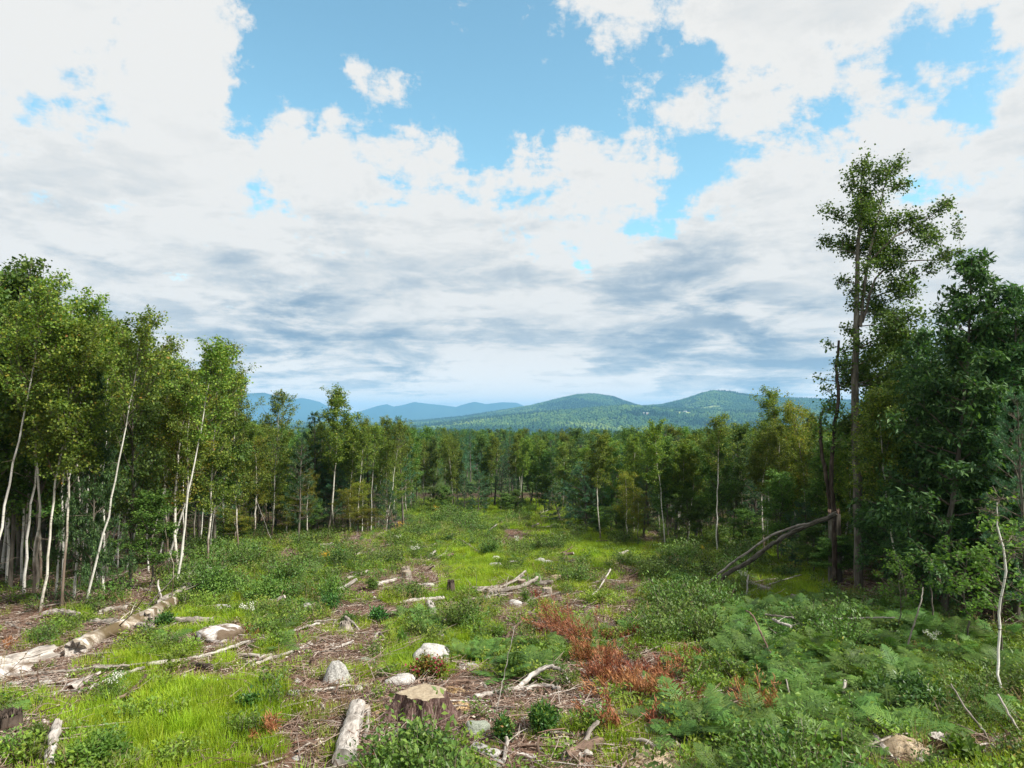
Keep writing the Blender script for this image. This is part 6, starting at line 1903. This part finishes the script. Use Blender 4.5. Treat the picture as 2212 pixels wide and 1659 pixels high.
# boulders
BOULD = [(C2([(885, 640)])[0], 34, 30, 'palerock', 'large round pale boulder behind the red and green bush', .85), (C2([(232, 775)])[0], 30, 30, 'rock', 'cone shaped grey boulder left of the big stump', .9),
         (C2([(668, 800)])[0], 32, 17, 'palerock', 'flat pale boulder just behind the left of the big stump', .6), (C2([(440, 650)])[0], 17, 9, 'greenrock', 'small flat greenish stone left of the round boulder', .5),
         (C2([(1190, 1115)])[0], 26, 20, 'greenrock', 'layered greenish rock right below the big stump', .75), (C2([(1430, 272)])[0], 14, 11, 'palerock', 'pale round stone beyond the centre right of the straight log', .7),
         (C2([(60, 300)])[0], 15, 13, 'rock', 'grey stone with rounded top in the grass left of the dark shrubs', .8), (C2([(850, 134)])[0], 13, 5, 'palerock', 'flat pale stone at the edge of the lime grass', .5),
         (C1([(1430, 500)])[0], 42, 22, 'mossrock', 'long low boulder half covered by brown moss', .65), (C1([(1465, 292)])[0], 15, 9, 'rock', 'small grey stone before the dense shrubs on the left', .6),
         (C2([(1110, 680)])[0], 18, 6, 'palerock', 'flat stone flush with the soil right of the red and green bush', .4), (C2([(1240, 222)])[0], 10, 7, 'rock', 'grey stone under the brush pile', .7),
         (C2([(1190, 1245)])[0], 17, 11, 'rock', 'grey stone on the bottom centre rubble, left', .7), (C2([(1275, 1275)])[0], 20, 12, 'palerock', 'pale angular stone on the bottom centre rubble', .7),
         (C2([(1310, 1335)])[0], 12, 12, 'rock', 'rounded grey stone at the bottom edge near the centre', .8), (C2([(1000, 1170)])[0], 12, 8, 'rock', 'small grey stone below the front root of the big stump', .6),
         (C5([(1742, 1278)])[0], 8, 5, 'palerock', 'small pale stone in the far grass', .6), (C5([(2030, 1302)])[0], 11, 8, 'rock', 'grey rounded boulder with dead wood beside it in the far grass', .75),
         (C5([(2085, 1308)])[0], 9, 5, 'palerock', 'pale flat stone touching the grey far boulder', .5), (C5([(1910, 1268)])[0], 8, 4, 'palerock', 'tiny pale stone right of the dark far bush', .5),
         (C5([(1735, 1335)])[0], 14, 8, 'palerock', 'heap of pale broken rubble in the far grass', .5), (C6([(390, 1420)])[0], 15, 8, 'sand', 'dirt covered boulder right of the brush pile', .6),
         (C1([(1970, 770)])[0], 8, 5, 'palerock', 'small pale stone left of the cone shaped boulder', .6), (C1([(1950, 855)])[0], 12, 6, 'palerock', 'flat white stone at the tip of the thin pale pole', .45),
         (C1([(1055, 975)])[0], 9, 5, 'palerock', 'small pale stone in the lime grass of the left foreground', .6), (C1([(2180, 1010)])[0], 9, 4, 'palerock', 'small flat stone by the left foreground grass', .5),
         (C1([(60, 810)])[0], 20, 8, 'rock', 'low heap of crumbled rock at the left edge', .5), (C1([(270, 800)])[0], 16, 8, 'palerock', 'pale crumbly stone beside the thin pole at left', .5),
         (C6([(1285, 1385)])[0], 6, 4, 'palerock', 'pinkish stone in the grass before the leaning trunk', .6)]
for i, ((u, v), ru, rv, mat, lab, sq) in enumerate(BOULD):
    b = gpt(u, v); d = b[1]; rx = ru / S * d; rz = rv / S * d
    CLEAR.append((b[0], b[1] + rx * .4, rx * 1.05))
    o = link('boulder', stone_mesh(600 + i, mat, 4 if ru > 14 else 3, 1.0, .16)); o.location = (b[0], b[1] + rx * .5, b[2] + rz * .18)
    o.scale = (rx * 1.15, rx * .95, rz * 1.2); o.rotation_euler = (0, 0, i * 1.3 if False else .3 * math.sin(i))
    tag(o, lab, 'boulder' if ru > 14 else 'stone')
    if 'cone' in lab:
        for v_ in o.data.vertices: f_ = 1 - .60 * max(0, v_.co.z + .25); v_.co.x *= f_; v_.co.y *= f_; v_.co.z *= 1.15

# named bushes, ferns and young plants
def bush(pt, rpx, hpx, label, leafm='darkshrub', seed=0, leaf=.06, lw=.036, n=900, cat='bush', name='bush', dens=1.0, extra=None):
    rng = np.random.default_rng(700 + seed)
    b = gpt(*pt); d = b[1]; R = rpx / S * d; H = hpx / S * d
    nst = 26
    a = rng.random(nst) * 6.28; e = rng.uniform(0, 1, nst)
    tgt = np.stack([np.cos(a) * R * np.sqrt(e), np.sin(a) * R * np.sqrt(e), H * (1 - .45 * e) * rng.uniform(.7, 1, nst)], -1)
    tt = np.linspace(0, 1, 6)[None, :, None]
    C = tgt[:, None, :] * np.concatenate([tt ** 1.3, tt ** 1.3, tt], -1) + rng.normal(0, .02 * H, (nst, 6, 3)) * tt
    g = Geo().add(*tubes(C, np.full((nst, 6), .007) * np.linspace(1, .4, 6)[None], 4))
    p, dd = pick_on(C, rng.integers(0, nst, n), rng.uniform(.15, 1, n) ** .8)
    p = p + rng.normal(0, .10 * (R + H) / 2 + .02, (n, 3)); p[:, 2] = np.maximum(p[:, 2], .03)
    dirs = norm(rng.normal(0, 1, (n, 3)) + p / max(R, .1) * .8); nor = norm(rng.normal(0, .5, (n, 3)) + [0, 0, .9] + p * .6)
    s = rng.uniform(.65, 1.3, n)
    F = Geo().add(*leafquads(p, dirs, nor, leaf * s, lw * s))
    g.V = [x + b for x in g.V]; F.V = [x + b for x in F.V]
    pr = [('stems', g, M['twig']), ('foliage', F, M[leafm], False)]
    if extra:
        k = n // 13; q = pick_on(C, rng.integers(0, nst, k), rng.uniform(.8, 1, k))[0] + rng.normal(0, .05, (k, 3)) + [0, 0, .02]
        E = Geo().add(*leafquads(q + b, norm(rng.normal(0, 1, (k, 3)) + [0, 0, .5]), norm(rng.normal(0, .5, (k, 3)) + [0, 0, 1]), leaf * np.ones(k), lw * np.ones(k)))
        pr.append(('tip_leaves', E, M[extra], False))
    return place_mesh(name, label, cat, None, pr, b)


bush(C2([(852, 755)])[0], 36, 50, 'round bush with red tips over green yellow leaves behind the big stump', 'redshrub', 1, .06, .045, 2600, extra='crimson')
bush(C2([(1610, 1110)])[0], 30, 62, 'dark green bushy young fir shaped shrub right of centre foreground', 'darkshrub', 2, .06, .03, 2600, extra='herb')
bush(C2([(1350, 1155)])[0], 22, 48, 'smaller dark leafy shrub left of the dark green bush', 'darkshrub', 3, .055, .03, 1200, extra='redshrub')
bush(C2([(790, 1290)])[0], 62, 62, 'broad leafy bush in the bottom centre below the big stump', 'darkshrub', 4, .06, .046, 3000)
bush(C2([(590, 1310)])[0], 36, 40, 'reddish leafed low bush left of the broad leafy bush', 'redshrub', 5, .07, .045, 700)
bush(C2([(520, 375)])[0], 21, 30, 'dark round leafy bush in the grass left of the small leaning stump', 'darkshrub', 6, .07, .045, 1400)
bush(C2([(320, 380)])[0], 18, 20, 'bright green bush beside the old twisted stump', 'shrub', 7, .06, .04, 900)
bush(C2([(205, 250)])[0], 36, 62, 'tall dense green shrub left of the middle of the clearing', 'shrub', 8, .07, .04, 2600)
bush(C2([(190, 305)])[0], 28, 40, 'dark shrub at the foot of the tall dense shrub', 'darkshrub', 9, .06, .036, 1800)
bush(C5([(700, 1340)])[0], 24, 44, 'dark conifer like bush in the left middle of the clearing', 'darkshrub', 10, .07, .03, 1500)
bush(C2([(480, 160)])[0], 12, 34, 'narrow upright green plant left of the pale split log', 'shrub', 11, .06, .035, 700, 'plant', 'tall_plant')
bush(C2([(680, 540)])[0], 11, 42, 'tall narrow leafy weed standing in the lime grass patch', 'bright_leaf', 12, .08, .02, 500, 'plant', 'tall_plant')
bush(C2([(1105, 320)])[0], 12, 34, 'tall narrow weed left of the pale round stone', 'bright_leaf', 13, .08, .02, 500, 'plant', 'tall_plant')
bush(C2([(1490, 245)])[0], 9, 34, 'tall narrow weed at the right end of the brush pile', 'bright_leaf', 14, .08, .02, 400, 'plant', 'tall_plant')
bush(C2([(550, 740)])[0], 9, 16, 'small bright weed behind the flat pale boulder', 'bright_leaf', 15, .07, .02, 260, 'plant', 'tall_plant')
bush(C5([(1700, 1255)])[0], 30, 44, 'dark green bush with bare stems in the far grass', 'shrub', 16, .08, .045, 1800)
bush(C5([(1430, 1160)])[0], 18, 16, 'low dark bush in the far clearing', 'darkshrub', 17, .08, .045, 800)
bush(C6([(1890, 1400)])[0], 30, 26, 'dark bush under the big leaning trunk', 'darkshrub', 18, .08, .045, 1300)
bush(C6([(860, 1340)])[0], 44, 46, 'large pale green shrub in the middle right of the clearing', 'shrub', 19, .07, .04, 2600)
bush(C6([(1050, 1430)])[0], 36, 48, 'dark green shrub right of the large pale green one', 'shrub', 20, .07, .04, 2400)
bush(C6([(1220, 1490)])[0], 30, 36, 'dark green shrub before the low end of the leaning trunk', 'darkshrub', 21, .07, .04, 1800)
bush(C3([(1600, 760)])[0], 78, 70, 'big dense dark green shrub at the right behind the earthy mound', 'darkshrub', 22, .075, .045, 5200)
bush(C3([(1450, 700)])[0], 50, 46, 'leafy green shrub between ferns and the big dark shrub', 'shrub', 23, .07, .04, 2400)
bush(C3([(1950, 760)])[0], 60, 62, 'fine twigged olive bush near the curved white sapling', 'fern', 24, .05, .02, 2600)
bush(C3([(900, 1010)])[0], 52, 50, 'dark leafy bush at the bottom edge right of centre', 'darkshrub', 25, .08, .05, 2200)
bush(C3([(1900, 1000)])[0], 40, 34, 'yellowish broad leaved weeds at the bottom right beside the cut stump', 'bright_leaf', 26, .09, .07, 700)
bush(C1([(1090, 400)])[0], 18, 28, 'dark glossy leaved young tree before the root pile', 'darkshrub', 27, .09, .04, 800)
bush(C1([(590, 400)])[0], 34, 30, 'olive green fir seedling beside the mossy rotten log', 'herb', 28, .06, .025, 1600)
bush(C1([(1800, 230)])[0], 60, 50, 'wide mass of leafy shrub right of the root pile', 'shrub', 29, .08, .045, 3400)
bush(C1([(1450, 200)])[0], 64, 60, 'dense dark green shrub beside the outermost white birch', 'shrub', 30, .08, .045, 3800)
bush(C1([(1640, 950)])[0], 20, 28, 'dark bramble at the edge of the lime grass in the left foreground', 'darkshrub', 31, .06, .04, 900)
bush(C1([(650, 1330)])[0], 60, 58, 'bright bushy weeds at the bottom left of the photo', 'bright_leaf', 32, .06, .03, 3000)
bush(C1([(250, 1180)])[0], 26, 40, 'bluish green feathery plant beside the dark hollow stump', 'shrub', 33, .05, .015, 1400)


def fern_clump(pt, rpx, label, n, seed, mat='fern'):
    rng = np.random.default_rng(seed)
    b = gpt(*pt); d = b[1]; R = rpx / S * d
    e = bpy.data.objects.new('fern_clump', None); sc.collection.objects.link(e); e.location = b
    tag(e, label, 'fern')
    for i in range(n * 2):
        o = link('frond_tuft', FERN[i % len(FERN)], e)
        a = rng.random() * 6.28; r = R * math.sqrt(rng.random()) * .8
        o.location = (math.cos(a) * r, math.sin(a) * r, float(gz(b[0] + math.cos(a) * r, b[1] + math.sin(a) * r)) - b[2])
        o.rotation_euler = (rng.normal(0, .1), rng.normal(0, .1), rng.random() * 6.28); s = rng.uniform(.38, .72); o.scale = (s, s, s)


FERN = [fern_plant(450 + i, 8, .72) for i in range(3)]
fern_clump(C2([(1130, 625)])[0], 52, 'fern clump right of the round pale boulder', 12, 1)
fern_clump(C2([(1290, 590)])[0], 28, 'small fern clump between the boulder clump and the bright one', 7, 2)
fern_clump(C2([(1530, 600)])[0], 42, 'bright green fern clump left of the rust red needles', 10, 3)
fern_clump(C2([(850, 430)])[0], 24, 'fern clump above the round pale boulder', 7, 4)
fern_clump(C2([(740, 365)])[0], 30, 'pale fern clump right of the small leaning stump', 7, 5)
fern_clump(C3([(1380, 770)])[0], 50, 'brightest yellow green fern clump in front of the big dark shrub', 9, 6)

# rust red branches that stand up
def rust_branch(pts, h, n, label, seed):
    rng = np.random.default_rng(seed)
    P = np.array([gpt(u, v) for u, v in pts]); b = P[0]
    g = Geo(); F = Geo()
    k = n; i = rng.integers(0, len(P) - 1, k); f = rng.random((k, 1))
    st = P[i] + (P[i + 1] - P[i]) * f + rng.normal(0, .18, (k, 3)) * [1, 1, 0]; st[:, 2] = gz(st[:, 0], st[:, 1])
    D = norm(rng.normal(0, .35, (k, 3)) + [-.35, 0, 1])
    C = curves(st, D, h * rng.uniform(.4, 1.1, k), 5, -.03, .08, rng)
    g.add(*tubes(C, np.full((k, 5), .006) * np.linspace(1, .4, 5)[None], 3))
    m = k * 60; p, d = pick_on(C, rng.integers(0, k, m), rng.uniform(.15, 1, m))
    F.add(*leafquads(p + rng.normal(0, .03, (m, 3)), norm(d + rng.normal(0, .35, (m, 3))), norm(rng.normal(0, 1, (m, 3))), rng.uniform(.06, .13, m), np.full(m, .015), .05, .5))
    place_mesh('dead_fir_top', label, 'branch', None, [('twigs', g, M['brownwood']), ('needles', F, M['rust'], False)], b)


rust_branch(C2([(1680, 430), (1760, 470), (1860, 500), (1950, 540)]), .95, 46, 'rust red dead fir top standing tallest behind the ferns', 1)
rust_branch(C2([(1820, 640), (1950, 640), (2100, 650)]), .5, 34, 'rust red dead branches along the dark thin trunk', 2)
rust_branch(C2([(1960, 760), (2080, 790), (2190, 800)]), .5, 34, 'rust red dead branches in the lower right of the patch', 3)
rust_branch(C3([(30, 700), (120, 640), (200, 690), (260, 720)]), .45, 40, 'rust red needles at the right tip of the red patch', 4)
rust_branch(C3([(830, 800), (900, 790), (960, 810)]), .6, 12, 'hanging rust brown needles under the arched dead branch', 5)
rust_branch(C2([(2010, 1090), (2070, 1080)]), .35, 12, 'small rust red sprig by the bottom right ferns', 6)


# ------------------------------------------------------------------ ground cover over the whole clearing
scatter('wood_debris', 15500, 6, 85, {'d': 1, '.': .8, 'r': .9, 'l': .5, 'g': .12, 'h': .26, 's': .22, 'f': .15}, [debris_patch(i, .5, 14 + 2 * i, 95) for i in range(6)], .7, 1.2, 'broken twigs and wood chips strewn over the bare soil', growth=.3, tilt=.05, dust=True)
scatter('grass', 70000, 6, 95, {'g': .95, 'h': .7, '.': .17, 's': .36, 'd': .03}, [grass_tuft(200 + i, 84, .16 + .028 * i, .18, .0048, .85) for i in range(5)], .65, 1.2,
        'bright lime green grass growing in soft patches', growth=.45, reach=.3)
scatter('herbs', 34000, 6, 95, {'h': .52, 's': .7, '.': .10, 'g': .05, 'f': .35, 'd': .03, 'l': .04, 'r': .14},
        [stem_leaf_plant(300 + i, .26, 9, 16, .060, .034, .34, .9, .003, leafm='herb') for i in range(4)] + [stem_leaf_plant(306, .34, 12, 18, .05, .03, .4, .6, .003, leafm='shrub')], .65, 1.25,
        'low leafy green weeds and herbs', growth=.45, reach=.45)
scatter('undershrubs', 12000, 7, 95, {'s': .8, 'h': .22, '.': .015, 'f': .12, 'g': .006, 'l': .05},
        [stem_leaf_plant(320 + i, .55, 16, 38, .062, .038, .55, .8, .0035, leafm='shrub', round_=True) for i in range(4)], .5, 1.5,
        'knee high leafy shrub growth between the grass patches', growth=.35, reach=1.1, clump=(1.7, 71, .47))
scatter('ferns', 21000, 6, 60, {'f': .8, 's': .05, 'r': .07, 'h': .02, '.': .01}, [fern_plant(400 + i, 6 + i % 3, .50 + .04 * i) for i in range(5)], .7, 1.25, 'dense bed of green ferns covering the right side', growth=.15, pw=1.0, reach=.7)
scatter('rusty_needles', 4200, 6, 40, {'r': .6, 'f': .02, 'd': .008}, [rust_spray(500 + i, .24) for i in range(4)], .6, 1.2, 'rust red dead conifer needles on cut branches', growth=.1, pw=1.0, reach=.2)
scatter('dry_weeds', 9000, 6, 80, {'h': .3, 's': .28, '.': .22, 'd': .05, 'f': .08, 'g': .04, 'l': .08},
        [stem_leaf_plant(350 + i, .55, 9, 7, .045, .014, .3, .7, .0035, .8, 'dryweed', 'dryweed') for i in range(3)] + [grass_tuft(356, 30, .34, .12, .004, .9, 'dryweed')], .6, 1.3, 'dry brown weed stalks standing among the green', clump=(2.2, 65, .42))
scatter('goldenrod', 1100, 14, 75, {'h': .22, 's': .10}, [flower_plant(520, 'flower'), flower_plant(521, 'flower')], .7, 1.1, 'yellow goldenrod flowers among the weeds', clump=(4., 61, .68))
scatter('white_flowers', 1300, 12, 60, {'h': .22, 's': .15, 'f': .05}, [flower_plant(530, 'whiteflower')], .6, 1.0, 'small white flower heads among the weeds', clump=(3., 62, .66))
scatter('small_stones', 3600, 6, 40, {'d': .5, '.': .25, 'g': .02}, [stone_mesh(540 + i, 'palerock', 1) for i in range(3)], .025, .085, 'small pale stones lying in the bare soil', sink=.01)
scatter('forest_floor_growth', 5200, 16, 80, {'l': .5}, [stem_leaf_plant(330 + i, .5, 8, 12, .06, .035, .4, .7, leafm='darkshrub') for i in range(3)] + [fern_plant(410, 6, .6)], .6, 1.2, 'sparse undergrowth on the shaded forest floor')


# ------------------------------------------------------------------ air
hb = 20000.0
me = bpy.data.meshes.new('haze')
x0, x1, y0, y1, z0, z1 = -33000, 33000, -200, 18300, -160, 305
V = [(x, y, z) for z in (z0, z1) for y in (y0, y1) for x in (x0, x1)]
me.from_pydata(V, [], [(0, 2, 3, 1), (4, 5, 7, 6), (0, 1, 5, 4), (2, 6, 7, 3), (0, 4, 6, 2), (1, 3, 7, 5)])
hm, t = new_mat('haze')
pvn = t.node('ShaderNodeVolumePrincipled', {'Color': (0.26, 0.58, 0.95, 1), 'Density': 0.000088, 'Anisotropy': 0.0})
t.node('ShaderNodeOutputMaterial', {1: pvn.outputs[0]})
me.materials.append(hm)
tag(link('haze', me), 'thin blue summer haze filling the air', kind='stuff')
